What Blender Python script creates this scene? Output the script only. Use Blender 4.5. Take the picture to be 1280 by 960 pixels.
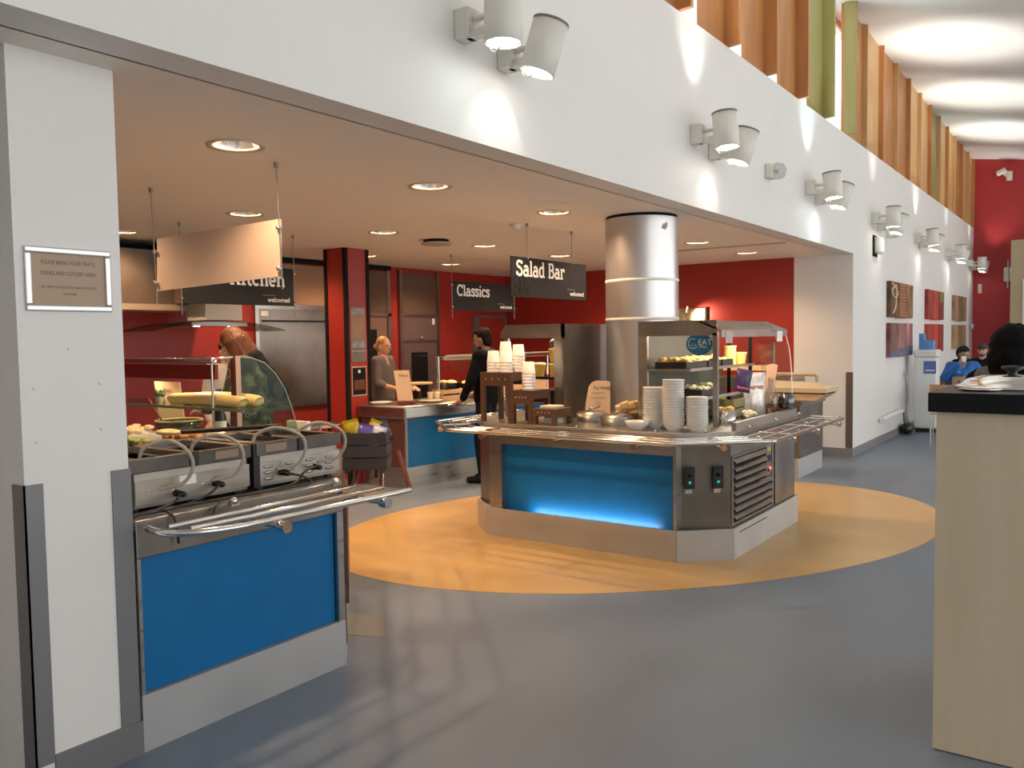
import bpy, bmesh, math, random
from mathutils import Vector, Matrix
random.seed(7)
R = math.radians
scene = bpy.context.scene
for o in list(bpy.data.objects): bpy.data.objects.remove(o)
COL = scene.collection

# ------------------------------------------------------------------ camera
cam = bpy.data.cameras.new('camera'); camo = bpy.data.objects.new('camera', cam); COL.objects.link(camo)
cam.sensor_width = 36; cam.lens = 1055/1280*36; cam.clip_start = .05; cam.clip_end = 100
_yaw, _pitch, _roll = .61732, -.053976, .015
_f = Vector((-math.sin(_yaw)*math.cos(_pitch), math.cos(_yaw)*math.cos(_pitch), math.sin(_pitch)))
_r = Vector((math.cos(_yaw), math.sin(_yaw), 0)); _u = _r.cross(_f)
_c, _s = math.cos(_roll), math.sin(_roll)
_r2 = _c*_r - _s*_u; _u2 = _s*_r + _c*_u
camo.matrix_world = Matrix(((_r2.x, _u2.x, -_f.x, 0), (_r2.y, _u2.y, -_f.y, 0), (_r2.z, _u2.z, -_f.z, 1.6), (0, 0, 0, 1)))
scene.camera = camo

# ------------------------------------------------------------------ world, exposure
w = bpy.data.worlds.new('World'); scene.world = w; w.use_nodes = True
w.node_tree.nodes['Background'].inputs[0].default_value = (1, .985, .955, 1)
w.node_tree.nodes['Background'].inputs[1].default_value = 1.3
scene.view_settings.view_transform = 'Standard'; scene.view_settings.look = 'None'
scene.view_settings.gamma = 1; scene.view_settings.use_curve_mapping = False
scene.view_settings.exposure = 1.05
WARM = (1, .63, .355)
DOWN_W, UP_W = 52, 80

# ------------------------------------------------------------------ materials
MATS = {}
def mat(name, col, rough=.5, metal=0, noise=0, nscale=8, stretch=None, bump=0, bscale=60, emit=0, spec=None, trans=None, rnoise=0, col2=None):
    if name in MATS: return MATS[name]
    m = bpy.data.materials.new(name); m.use_nodes = True; nt = m.node_tree; N = nt.nodes; L = nt.links
    b = N['Principled BSDF']
    b.inputs['Base Color'].default_value = (*col, 1); b.inputs['Roughness'].default_value = rough; b.inputs['Metallic'].default_value = metal
    if spec is not None: b.inputs['Specular IOR Level'].default_value = spec
    if emit: b.inputs['Emission Color'].default_value = (*col, 1); b.inputs['Emission Strength'].default_value = emit
    tc = None
    if noise or bump or rnoise or col2:
        tc = N.new('ShaderNodeTexCoord'); mp = N.new('ShaderNodeMapping'); L.new(tc.outputs['Object'], mp.inputs[0])
        if stretch: mp.inputs['Scale'].default_value = stretch
        nz = N.new('ShaderNodeTexNoise'); nz.inputs['Scale'].default_value = nscale; nz.inputs['Detail'].default_value = 5
        L.new(mp.outputs[0], nz.inputs['Vector'])
        if noise or col2:
            rp = N.new('ShaderNodeValToRGB'); rp.color_ramp.elements[0].position = .3; rp.color_ramp.elements[1].position = .7
            c2 = col2 or tuple(min(1, c*(1+noise)) for c in col); c1 = col if col2 else tuple(c*(1-noise) for c in col)
            rp.color_ramp.elements[0].color = (*c1, 1); rp.color_ramp.elements[1].color = (*c2, 1)
            L.new(nz.outputs['Fac'], rp.inputs[0]); L.new(rp.outputs[0], b.inputs['Base Color'])
        if rnoise:
            mr = N.new('ShaderNodeMapRange'); mr.inputs['To Min'].default_value = max(.03, rough-rnoise); mr.inputs['To Max'].default_value = rough+rnoise
            L.new(nz.outputs['Fac'], mr.inputs['Value']); L.new(mr.outputs[0], b.inputs['Roughness'])
        if bump:
            n2 = N.new('ShaderNodeTexNoise'); n2.inputs['Scale'].default_value = bscale; L.new(mp.outputs[0], n2.inputs['Vector'])
            bp = N.new('ShaderNodeBump'); bp.inputs['Strength'].default_value = bump; bp.inputs['Distance'].default_value = .01
            L.new(n2.outputs['Fac'], bp.inputs['Height']); L.new(bp.outputs[0], b.inputs['Normal'])
    MATS[name] = m; return m
def glass(name, tint, refl=.1, base=.03):
    if name in MATS: return MATS[name]
    m = bpy.data.materials.new(name); m.use_nodes = True; nt = m.node_tree; N = nt.nodes; L = nt.links
    N.remove(N['Principled BSDF']); out = N['Material Output']
    t = N.new('ShaderNodeBsdfTransparent'); t.inputs[0].default_value = (*tint, 1)
    g = N.new('ShaderNodeBsdfGlossy'); g.inputs['Roughness'].default_value = .03
    lw = N.new('ShaderNodeLayerWeight'); lw.inputs[0].default_value = .5
    pw = N.new('ShaderNodeMath'); pw.operation = 'POWER'; pw.inputs[1].default_value = 4; L.new(lw.outputs['Facing'], pw.inputs[0])
    fr = N.new('ShaderNodeMath'); fr.operation = 'MULTIPLY_ADD'; fr.inputs[1].default_value = .6; fr.inputs[2].default_value = base; L.new(pw.outputs[0], fr.inputs[0])
    mx = N.new('ShaderNodeMixShader'); L.new(fr.outputs[0], mx.inputs[0]); L.new(t.outputs[0], mx.inputs[1]); L.new(g.outputs[0], mx.inputs[2])
    L.new(mx.outputs[0], out.inputs[0]); MATS[name] = m; return m
white = mat('white_paint', (.76, .745, .725), .6, noise=.015, nscale=2)
ceil_m = mat('ceiling_paint', (.86, .80, .73), .7)
red = mat('red_paint', (.34, .027, .019), .45, noise=.06, nscale=2)
red_end = mat('crimson_paint', (.42, .03, .035), .5)
floor_m = mat('grey_blue_vinyl', (.115, .15, .20), .48, noise=0, nscale=1.1, stretch=(1, .55, 1), col2=(.19, .235, .295), rnoise=.1, bump=.03, bscale=90)
yellow_m = mat('yellow_vinyl', (.44, .275, .10), .36, nscale=1.4, stretch=(.5, 1.3, 1), col2=(.58, .38, .155), rnoise=.1)
steel = mat('brushed_steel', (.46, .44, .405), .3, 1, noise=.08, nscale=3, stretch=(1, 1, 8), rnoise=.08)
steel_d = mat('worn_shaded_steel', (.30, .285, .26), .36, 1, noise=.15, nscale=4, rnoise=.1)  # darkness of the shaded salad bar sides is put into this steel's colour
steel_m = mat('matt_steel', (.50, .50, .50), .5, .6, noise=.06, nscale=3, rnoise=.08)
chrome = mat('polished_tube', (.72, .70, .67), .14, 1)
alu = mat('silver_frame', (.66, .66, .67), .35, .8)
colsteel = mat('column_steel', (.62, .61, .61), .36, .85, noise=.03, nscale=2)
grey_guard = mat('grey_guard', (.20, .20, .21), .4, .3)
blue = mat('blue_panel', (.002, .135, .35), .4, noise=.05, nscale=6, spec=.25)
blue.node_tree.nodes['Principled BSDF'].inputs['Coat Weight'].default_value = .22; blue.node_tree.nodes['Principled BSDF'].inputs['Coat Roughness'].default_value = .35
black = mat('black_plastic', (.012, .012, .013), .4)
blackm = mat('black_matt', (.010, .010, .011), .75, spec=.15)
signblk = mat('sign_black', (.013, .0145, .016), .6, spec=.25)
ghost = mat('faded_lettering', (.006, .0065, .007), .7, spec=.2)
lettering = mat('white_lettering', (.85, .84, .82), .5)
wood_d = mat('dark_wood', (.075, .036, .02), .5, nscale=5, stretch=(1, 1, 6), col2=(.125, .058, .03))
crate_m = mat('grey_brown_wood', (.055, .036, .028), .6, nscale=5, stretch=(1, 1, 8), col2=(.09, .06, .047))
wood_o = mat('orange_timber', (.42, .17, .055), .45, nscale=3, stretch=(3, 3, .5), col2=(.52, .24, .08))
wood_p = mat('pale_timber', (.52, .30, .12), .45, nscale=3, stretch=(3, 3, .5), col2=(.62, .38, .17))
wood_g = mat('olive_timber', (.27, .215, .065), .45, nscale=3, stretch=(3, 3, .5), col2=(.34, .28, .10))
beech = mat('maple_laminate', (.62, .51, .345), .42, nscale=2.2, stretch=(6, 6, .6), col2=(.68, .57, .40))
pine = mat('pine_box', (.55, .36, .19), .55, nscale=4, stretch=(1, 1, 6), col2=(.66, .46, .26))
chairw = mat('plywood', (.48, .24, .10), .45, nscale=4, col2=(.56, .30, .14))
cream = mat('cream_cabinet', (.50, .44, .32), .6)
lampw = mat('lamp_enamel', (.72, .70, .64), .4)
lampd = mat('lamp_rim', (.16, .14, .12), .5)
kraft = mat('kraft_card', (.42, .31, .22), .7)
card = mat('cream_card', (.70, .52, .36), .6)
ink = mat('brown_ink', (.12, .09, .07), .7)
ceramic = mat('white_ceramic', (.80, .79, .76), .25)
paper = mat('white_cup', (.80, .78, .74), .55)
brownp = mat('hood_panel', (.16, .12, .09), .45, .3, noise=.08)
mesh_m = mat('mesh_panel', (.15, .10, .075), .5, .3, noise=.2, nscale=60)
glowm = mat('lamp_glow', (1, .93, .82), .4, emit=9)
coolglow = mat('cool_lamp_glow', (.85, .97, 1), .4, emit=10)
red_tube = mat('red_reflect_tube', (.45, .17, .08), .25, 1)  # red reflections on the rail corner, put into the tube's base colour
gl_clear = glass('clear_glass', (.93, .96, .94)); gl_green = glass('green_glass', (.72, .83, .74), base=.010); gl_day = glass('daylight_glass', (.95, .99, 1))
skin = mat('skin', (.55, .33, .23), .5); skin2 = mat('skin_tan', (.36, .20, .13), .5)

# ------------------------------------------------------------------ mesh builder
class MB:
    def __init__(s): s.v = []; s.f = []; s.smooth = []
    def add(s, vs, fs, sm=False):
        n = len(s.v); s.v += [tuple(x) for x in vs]; s.f += [tuple(i+n for i in f) for f in fs]; s.smooth += [sm]*len(fs); return s
    def box(s, x0, x1, y0, y1, z0, z1):
        x0, x1 = sorted((x0, x1)); y0, y1 = sorted((y0, y1)); z0, z1 = sorted((z0, z1))
        return s.add([(x0,y0,z0),(x1,y0,z0),(x1,y1,z0),(x0,y1,z0),(x0,y0,z1),(x1,y0,z1),(x1,y1,z1),(x0,y1,z1)],
            [(0,3,2,1),(4,5,6,7),(0,1,5,4),(1,2,6,5),(2,3,7,6),(3,0,4,7)])
    def obox(s, c, ax, ay, az):     # oriented box: centre, three half vectors
        c, ax, ay, az = map(Vector, (c, ax, ay, az)); vs = []
        for k in (-1, 1):
            for i, j in ((-1,-1),(1,-1),(1,1),(-1,1)): vs.append(c+ax*i+ay*j+az*k)
        return s.add(vs, [(0,3,2,1),(4,5,6,7),(0,1,5,4),(1,2,6,5),(2,3,7,6),(3,0,4,7)])
    def prism(s, pts, z0, z1):      # pts CCW in XY
        n = len(pts); vs = [(x,y,z0) for x,y in pts]+[(x,y,z1) for x,y in pts]
        return s.add(vs, [tuple(range(n-1,-1,-1)), tuple(range(n,2*n))]+[(i,(i+1)%n,(i+1)%n+n,i+n) for i in range(n)])
    def slab(s, pts3, d):           # planar polygon pushed along vector d
        d = Vector(d); p = [Vector(q) for q in pts3]; n = len(p)
        return s.add(p+[q+d for q in p], [tuple(range(n-1,-1,-1)), tuple(range(n,2*n))]+[(i,(i+1)%n,(i+1)%n+n,i+n) for i in range(n)])
    def tube(s, pts, r, n=10, closed=False, caps=True):
        p = [Vector(q) for q in pts]; m = len(p); rs = r if isinstance(r, (list, tuple)) else [r]*m
        base = len(s.v); up = None; vs = []
        for i in range(m):
            if closed: t = p[(i+1)%m]-p[i-1]
            else: t = p[min(i+1,m-1)]-p[max(i-1,0)]
            t.normalize()
            if up is None:
                up = Vector((0,0,1)) if abs(t.z) < .9 else Vector((1,0,0))
            a = up - t*up.dot(t); a.normalize(); b = t.cross(a); up = a
            for k in range(n):
                q = 2*math.pi*k/n; vs.append(p[i]+(a*math.cos(q)+b*math.sin(q))*rs[i])
        fs = []
        for i in range(m if closed else m-1):
            for k in range(n):
                j = (i+1)%m; fs.append((i*n+k, i*n+(k+1)%n, j*n+(k+1)%n, j*n+k))
        s.add(vs, fs, True)
        if caps and not closed:
            s.add(vs[:n], [tuple(range(n-1,-1,-1))]); s.add(vs[-n:], [tuple(range(n))])
        return s
    def lathe(s, prof, c=(0,0,0), n=24, sm=True, M=None):
        vs = []; fs = []; m = len(prof)
        for r, z in prof:
            for k in range(n):
                q = 2*math.pi*k/n; v = Vector((r*math.cos(q), r*math.sin(q), z)); v = (M @ v if M else v)+Vector(c); vs.append(v)
        for i in range(m-1):
            for k in range(n): fs.append((i*n+k, i*n+(k+1)%n, (i+1)*n+(k+1)%n, (i+1)*n+k))
        s.add(vs, fs, sm)
        if prof[0][0] > 1e-4: s.add(vs[:n], [tuple(range(n-1,-1,-1))])
        if prof[-1][0] > 1e-4: s.add(vs[-n:], [tuple(range(n))])
        return s
    def shell(s, prof, c=(0,0,0), n=24, M=None):    # lathe without caps
        k = len(s.f); vs = []
        for r, z in prof:
            for i in range(n):
                q = 2*math.pi*i/n; v = Vector((r*math.cos(q), r*math.sin(q), z)); vs.append((M @ v if M else v)+Vector(c))
        return s.add(vs, [(i*n+j, i*n+(j+1)%n, (i+1)*n+(j+1)%n, (i+1)*n+j) for i in range(len(prof)-1) for j in range(n)], True)
    def ell(s, c, r, n=12, m=8, jit=0, M=None):
        vs = []; fs = []; c = Vector(c)
        for i in range(m+1):
            t = math.pi*i/m
            for k in range(n):
                q = 2*math.pi*k/n; g = 1+random.uniform(-jit, jit) if 0 < i < m else 1
                v = Vector((r[0]*math.sin(t)*math.cos(q)*g, r[1]*math.sin(t)*math.sin(q)*g, -r[2]*math.cos(t)*g)); vs.append((M @ v if M else v)+c)
        for i in range(m):
            for k in range(n): fs.append((i*n+k, i*n+(k+1)%n, (i+1)*n+(k+1)%n, (i+1)*n+k))
        return s.add(vs, fs, True)
    def cap(s, a, b, ra, rb, n=12):   # tapered capsule
        a, b = Vector(a), Vector(b); d = (b-a).normalized(); L = (b-a).length
        pts = []; rs = []
        for i in range(5): q = math.pi/2*(i+.02)/4.02; pts.append(a-d*ra*math.cos(q)); rs.append(max(.001, ra*math.sin(q)))
        for i in range(5): q = math.pi/2*i/4.02; pts.append(b+d*rb*math.sin(q)); rs.append(max(.001, rb*math.cos(q)))
        return s.tube(pts, rs, n)
    def mesh(s, name, off=(0,0,0)):
        me = bpy.data.meshes.new(name); ox, oy, oz = off
        me.from_pydata([(x-ox, y-oy, z-oz) for x, y, z in s.v], [], s.f); me.update()
        for p, q in zip(me.polygons, s.smooth): p.use_smooth = q
        return me
def wloc(o):
    v = Vector(o.location)
    while o.parent: o = o.parent; v += o.location
    return v
def centre(mb):
    xs, ys, zs = zip(*mb.v); return ((min(xs)+max(xs))/2, (min(ys)+max(ys))/2, min(zs))
def part(name, mb, m, parent, label=None, bevel=0, kind=None):
    off = wloc(parent); me = mb.mesh(name, off); me.materials.append(m)
    o = bpy.data.objects.new(name, me); COL.objects.link(o); o.parent = parent
    if label: o['label'] = label
    if kind: o['kind'] = kind
    if bevel: bev(o, bevel)
    return o
def bev(o, wd, seg=2):
    b = o.modifiers.new('bevel', 'BEVEL'); b.width = wd; b.segments = seg; b.limit_method = 'ANGLE'
def tag(o, label, cat, group=None):
    o['label'] = label; o['category'] = cat
    if group: o['group'] = group
    return o
def thing(name, label, cat, loc=(0,0,0), group=None, rz=0):
    o = bpy.data.objects.new(name, None); COL.objects.link(o); o.location = loc; o.rotation_euler.z = rz; o.empty_display_size = .1
    return tag(o, label, cat, group)
def single(name, mb, m, label, cat, group=None, bevel=0):
    c = centre(mb); me = mb.mesh(name, c); me.materials.append(m)
    o = bpy.data.objects.new(name, me); COL.objects.link(o); o.location = c
    if bevel: bev(o, bevel)
    return tag(o, label, cat, group)
def struct(name, mb, m, parent=None, label=None):
    if parent: return part(name, mb, m, parent, label)
    c = centre(mb); me = mb.mesh(name, c); me.materials.append(m)
    o = bpy.data.objects.new(name, me); COL.objects.link(o); o.location = c; o['kind'] = 'structure'
    if label: o['label'] = label
    return o
def copy_tree(o, parent=None):
    c = o.copy(); COL.objects.link(c); c.parent = parent
    for ch in list(o.children): copy_tree(ch, c)
    return c
def lamp(name, kind, loc, energy, color, parent=None, direction=(0,0,-1), angle=120, blend=.6, radius=.05):
    l = bpy.data.lights.new(name, kind); l.energy = energy; l.color = color; l.shadow_soft_size = radius
    if kind == 'SPOT': l.spot_size = R(angle); l.spot_blend = blend
    o = bpy.data.objects.new(name, l); COL.objects.link(o)
    o.rotation_euler = Vector(direction).to_track_quat('-Z', 'Y').to_euler()
    o.location = Vector(loc) - (wloc(parent) if parent else Vector())
    o.parent = parent; return o
def B(*a): return MB().box(*a)
def arc(c, r, a0, a1, n, ax, ay):
    c, ax, ay = Vector(c), Vector(ax), Vector(ay)
    return [c+ax*r*math.cos(R(a0+(a1-a0)*i/n))+ay*r*math.sin(R(a0+(a1-a0)*i/n)) for i in range(n+1)]
def spline(pts, k=6):
    p = [Vector(q) for q in pts]; out = []
    for i in range(len(p)-1):
        a, b, c, d = p[max(i-1,0)], p[i], p[i+1], p[min(i+2,len(p)-1)]
        for j in range(k):
            t = j/k; out.append(.5*((2*b)+(c-a)*t+(2*a-5*b+4*c-d)*t*t+(3*b-a-3*c+d)*t**3))
    return out+[p[-1]]

# ------------------------------------------------------------------ lettering
def text_mb(s, size, o, rt, up, align='LEFT', ext=.0006):
    cu = bpy.data.curves.new('t', 'FONT'); cu.body = s; cu.size = size; cu.align_x = align; cu.extrude = ext; cu.resolution_u = 3
    ob = bpy.data.objects.new('t', cu); COL.objects.link(ob)
    me = bpy.data.meshes.new_from_object(ob.evaluated_get(bpy.context.evaluated_depsgraph_get()))
    rt, up = Vector(rt), Vector(up); nn = rt.cross(up); o = Vector(o); mb = MB()
    mb.add([o+rt*v.co.x+up*v.co.y+nn*v.co.z for v in me.vertices], [tuple(p.vertices) for p in me.polygons])
    bpy.data.objects.remove(ob); bpy.data.curves.remove(cu); bpy.data.meshes.remove(me); return mb
def A2(cx, cy, rx, ry, a0, a1, n=8):
    return [(cx+rx*math.cos(R(a0+(a1-a0)*i/n)), cy+ry*math.sin(R(a0+(a1-a0)*i/n))) for i in range(n+1)]
H_, X_ = 1.0, .70
def ser(x, y, wd=.2): return [(x-wd, y), (x+wd, y)]
GL = {  # slab-serif glyphs as strokes; (advance, strokes)
 'S': (.72, [A2(.34,.76,.24,.2,20,270,9)+A2(.34,.28,.26,.24,90,-160,9)[1:], [(.57,.78),(.57,.98)], [(.08,.06),(.08,.28)]]),
 'a': (.66, [A2(.30,.46,.2,.2,150,0,6)+[(.5,.04)], [(.44,.04),(.64,.04)], A2(.28,.22,.2,.19,40,400,12)]),
 'l': (.36, [[(.18,.04),(.18,1)], ser(.18,.04,.17), [(.04,.98),(.18,.98)]]),
 'd': (.68, [[(.5,.04),(.5,1)], [(.36,.98),(.5,.98)], [(.5,.04),(.66,.04)], A2(.29,.35,.2,.32,50,310,12)]),
 'B': (.74, [[(.17,.04),(.17,.96)], [(.03,.04),(.4,.04)], [(.03,.96),(.4,.96)], [(.17,.52),(.42,.52)], A2(.38,.74,.2,.22,90,-90,7), A2(.40,.28,.24,.24,90,-90,7)]),
 'r': (.54, [[(.17,.04),(.17,.68)], ser(.17,.04,.16), [(.03,.66),(.17,.66)], A2(.38,.44,.2,.23,160,65,5), [(.47,.5),(.47,.68)]]),
 'C': (.76, [A2(.4,.5,.33,.46,40,320,14), [(.66,.68),(.66,.98)]]),
 's': (.52, [A2(.26,.53,.17,.14,20,270,7)+A2(.26,.2,.18,.17,90,-160,7)[1:], [(.43,.52),(.43,.7)], [(.07,.04),(.07,.2)]]),
 'i': (.38, [[(.19,.04),(.19,.68)], ser(.19,.04,.17), [(.05,.66),(.19,.66)], [(.19,.86),(.19,1)]]),
 'c': (.56, [A2(.3,.35,.23,.31,45,315,10), [(.48,.5),(.48,.68)]]),
 'K': (.80, [[(.17,.04),(.17,.96)], ser(.17,.04,.15), ser(.17,.96,.15), [(.2,.42),(.62,.94)], [(.34,.58),(.66,.04)], ser(.64,.04,.13), ser(.62,.96,.13)]),
 't': (.46, [[(.2,.95),(.2,.2)]+A2(.34,.2,.14,.16,180,300,5), [(.04,.66),(.4,.66)]]),
 'h': (.72, [[(.17,.04),(.17,1)], ser(.17,.04,.14), [(.03,.98),(.17,.98)], A2(.35,.44,.19,.22,170,0,6)+[(.54,.04)], ser(.54,.04,.13)]),
 'e': (.58, [[(.08,.36),(.5,.36)]+A2(.29,.35,.22,.31,5,310,11)]),
 'n': (.72, [[(.17,.04),(.17,.68)], ser(.17,.04,.14), [(.03,.66),(.17,.66)], A2(.35,.44,.19,.22,170,0,6)+[(.54,.04)], ser(.54,.04,.13)]),
 ' ': (.36, []) }
def slab_text(s, size, o, rt, up, width=None, wt=.17, hs=1.0):
    rt, up, o = Vector(rt), Vector(up), Vector(o); nn = rt.cross(up); mb = MB()
    tot = sum(GL[c][0] for c in s); kx = (width/(tot*size) if width else 1)*size; x0 = 0; lay = 0
    for ch in s:
        adv, st = GL[ch]
        for pl in st:
            lay += 1; P = [Vector((x, y)) for x, y in pl]; lv = []; n = len(P)
            for i in range(n):
                t = (P[min(i+1,n-1)]-P[max(i-1,0)]).normalized(); nr = Vector((-t.y, t.x))*wt/2*(.62 if (n == 2 and abs(t.x) > .9) else 1); lv += [P[i]+nr, P[i]-nr]
            vs = [o+rt*((v.x+x0)*kx)+up*(v.y*size)+nn*(.00004*lay) for v in lv]
            mb.add(vs, [(2*i, 2*i+1, 2*i+3, 2*i+2) for i in range(n-1)])
        x0 += adv
    return mb

# ================================================================== STRUCTURE
WX = -2.71; SOF = 2.62; KX = -8.2; BY = 11.4; EY = 22.85
struct('floor', B(-8.4, 7, -3, 23, -.1, 0), floor_m)
cx, cy, ea, eb, ed = -3.237, 6.597, 2.791, 1.881, (-.509, -.861)
pts = []
for i in range(96):
    t = 2*math.pi*i/96; a, b = ea*math.cos(t), -eb*math.sin(t)
    pts.append((cx+a*ed[0]+b*ed[1], cy+a*ed[1]-b*ed[0]))
ar = sum(pts[i][0]*pts[(i+1)%96][1]-pts[(i+1)%96][0]*pts[i][1] for i in range(96))
if ar < 0: pts.reverse()
struct('floor_inlay', MB().prism(pts, -.05, .0025), yellow_m, label='oval of warm yellow vinyl laid in the floor')
struct('floor_plate', MB().prism([(-3.43, 3.13), (-3.16, 3.23), (-3.40, 3.47), (-3.66, 3.42)], -.02, .002), mat('plate_grey', (.22, .215, .20), .5), label='pale access plate in the floor by the counter')

# servery ceiling with real holes for the downlights
DL = [(-3.72, y) for y in (2.8, 4.33, 5.87, 7.35, 8.8, 10.33)]+[(-5.63, y) for y in (2.8, 4.31, 5.87, 7.45, 9.0, 10.4)]+[(-7.35, y) for y in (4.27, 5.8, 7.35, 8.95)]
mb = MB(); rh = .13; hw = .2
def cell(x0, x1, y0, y1): mb.add([(x0,y0,SOF),(x1,y0,SOF),(x1,y1,SOF),(x0,y1,SOF)], [(0,3,2,1)])
xs0 = sorted({x for x, _ in DL}); lo = -8.4
for x in xs0:
    cell(lo, x-hw, .6, BY+.1); y_ = .6
    for yy in sorted(y for xx, y in DL if xx == x):
        cell(x-hw, x+hw, y_, yy-hw); y_ = yy+hw
        n = 32; ci = [(x+rh*math.cos(2*math.pi*k/n), yy+rh*math.sin(2*math.pi*k/n), SOF) for k in range(n)]; sq = []
        for k in range(n):
            c_, s_ = math.cos(2*math.pi*k/n), math.sin(2*math.pi*k/n); q = hw/max(abs(c_), abs(s_)); sq.append((x+c_*q, yy+s_*q, SOF))
        mb.add(ci+sq, [(k, (k+1)%n, n+(k+1)%n, n+k) for k in range(n)])
    cell(x-hw, x+hw, y_, BY+.1); lo = x+hw
cell(lo, -2.9, .6, BY+.1)
struct('ceiling', mb, ceil_m)
struct('ceiling_roof', B(-8.4, -2.9, .6, BY+.1, 2.80, 2.95), white)
# white wall over the opening, then full height beyond it
struct('wall_fascia', MB().box(-2.91, WX, -3, BY, SOF, 4.05), white)
struct('wall_white', MB().box(-2.91, WX, BY, EY, 0, 4.05), white)
struct('wall_back', B(-8.4, -3.46, BY, BY+.15, 0, SOF), red)
struct('wall_return', B(-3.46, WX-.2, BY, BY+.15, 0, SOF), white)
struct('wall_kitchen', B(KX-.15, KX, .6, BY, 0, 2.8), red)
struct('wall_near_added', B(-8.35, -3.75, .5, .65, 0, 2.8), white)  # unseen wall, added to keep outside light out of the servery
struct('wall_rear_added', B(-3.75, 7, -3.2, -3.05, 0, 6), white)  # unseen wall behind the camera, added to darken the faces turned this way
struct('wall_left_added', B(-3.9, -3.75, -3.2, .5, 0, 6), white)  # unseen wall, added to block light reaching the pillar from the left
struct('wall_end', B(-3.2, 7, EY, EY+.15, 0, 6), red_end)
struct('wall_partition', B(-1.86, 3, EY-.9, EY, 0, 3.62), mat('tan_wall', (.44, .36, .23), .6))
wn = struct('window_1', MB().box(-1.62, -1.57, EY-.93, EY-.9, .9, 2.75).box(-.42, -.37, EY-.93, EY-.9, .9, 2.75).box(-1.57, -.42, EY-.93, EY-.9, 2.70, 2.75).box(-1.57, -.42, EY-.93, EY-.9, .9, .95), white)
part('pane', B(-1.57, -.42, EY-.915, EY-.905, .95, 2.70), mat('window_grey', (.35, .37, .38), .2), wn)
uc = MB().slab([(-3.2, -3, 5.74), (7, -3, 4.26), (7, EY+.1, 4.26), (-3.2, EY+.1, 5.74)], (0, 0, .12))
struct('ceiling_upper', uc, mat('upper_ceiling_paint', (.80, .80, .78), .6, noise=.03, nscale=1.5))
struct('baseboard_white', MB().box(WX, WX+.012, BY, EY, 0, .11).box(-3.46, WX+.012, BY-.012, BY, 0, .11), mat('grey_skirting', (.22, .215, .21), .45))
struct('trim_guard', MB().box(WX, WX+.006, BY, BY+.01, .1, 1.1).box(WX-.08, WX+.006, BY-.006, BY, .1, 1.1), mat('guard_brown', (.17, .13, .105), .4, .3))
# near pillar
pl = struct('wall_pillar', B(-3.75, -3.06, 1.385, 1.765, 0, SOF), white)
for nm, m_ in (('corner_guard', MB().box(-3.06, -3.054, 1.379, 1.445, .11, 1.115).box(-3.14, -3.054, 1.379, 1.385, .0, 1.115)), ('corner_guard', MB().box(-3.06, -3.054, 1.695, 1.771, .0, 1.125)), ('skirting', MB().box(-3.06, -3.05, 1.445, 1.78, 0, .135))):
    part(nm, m_, grey_guard, pl)
for y, z in ((1.555, 1.585), (1.43, 1.45), (1.665, 1.455), (1.43, 1.26), (1.665, 1.285)):
    part('screw_cap', MB().lathe([(.004, 0), (.0035, .002)], (-3.06, y, z), 10, M=Matrix.Rotation(R(90), 3, 'Y')), mat('cap_grey', (.5, .49, .48), .5), pl)
# clerestory
cl = struct('window_2', MB().box(-3.02, -2.99, -3, EY, 4.05, 4.10).box(-3.02, -2.99, -3, EY, 5.62, 5.70), wood_o)
part('sill', B(-3.1, -2.74, -3, EY, 4.05, 4.062), white, cl)
part('pane', B(-3.01, -3.0, -3, 11.15, 4.10, 5.62), gl_day, cl)
k = 0
for yy in [y*1.0+.06 for y in range(0, 12)]:
    m_ = wood_g if yy > 9.5 else wood_o
    if yy < 11: part('panel', B(-2.775, -2.74, yy-.5, yy, 4.065, 5.68), m_, cl)
    if yy < 11.5: part('fin', MB().slab([(-2.75, yy, 4.10), (-2.73, yy, 4.055), (-2.61, yy, 4.062), (-2.61, yy, 5.655), (-2.75, yy, 5.675)], (0, .05, 0)), m_, cl)
prev = 11.11
for i in range(12):
    yy = 11.11+i*.98
    m_ = (wood_o, wood_p, wood_o, wood_o, wood_p, wood_p, wood_g, wood_p, wood_p, wood_o, wood_p, wood_p)[i]
    part('panel', B(-2.80, -2.765, yy, yy+.97, 4.065, 5.68), m_, cl)
    part('fin', B(-2.77, -2.70, yy+.94, yy+.98, 4.065, 5.675), wood_o if i % 2 else wood_p, cl)
# kitchen wall fittings: steel shutters, doors and frames as structure pieces
dk = struct('door_1', B(KX, KX+.03, 6.38, 7.75, .8, 2.0), steel_d, label='wide brushed steel shutter in the kitchen wall')
part('frame', MB().box(KX, KX+.05, 6.33, 6.38, .8, 2.05).box(KX, KX+.05, 6.38, 7.75, 1.99, 2.05).box(KX, KX+.05, 7.75, 7.8, .8, 2.05), steel, dk)
part('header_rail', B(KX+.03, KX+.05, 6.44, 7.72, 1.84, 1.86), blackm, dk)
part('notice', B(KX+.03, KX+.034, 6.42, 6.53, 1.91, 1.97), lettering, dk)
part('bulkhead', B(KX, KX+.04, 6.33, 7.8, 2.05, 2.54), mat('bulkhead_tan', (.36, .22, .13), .5), dk)
t2 = struct('trim_1', B(KX, KX+.06, .65, 8.62, 2.56, 2.62), blackm)
bh = struct('wall_bulkhead', B(KX, KX+.5, 3.5, 5.62, 1.99, 2.52), brownp, label='dark bulkhead panel over the cooking range')
part('lower_rail', B(KX, KX+.52, 3.5, 5.62, 1.93, 1.99), mat('rail_tan', (.42, .33, .24), .5), bh)
d2 = struct('door_2', B(KX, KX+.03, 7.9, 8.55, 0, 1.93), mat('door_brown', (.20, .12, .085), .4), label='brown kitchen door with a dark glazed slot')
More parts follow.
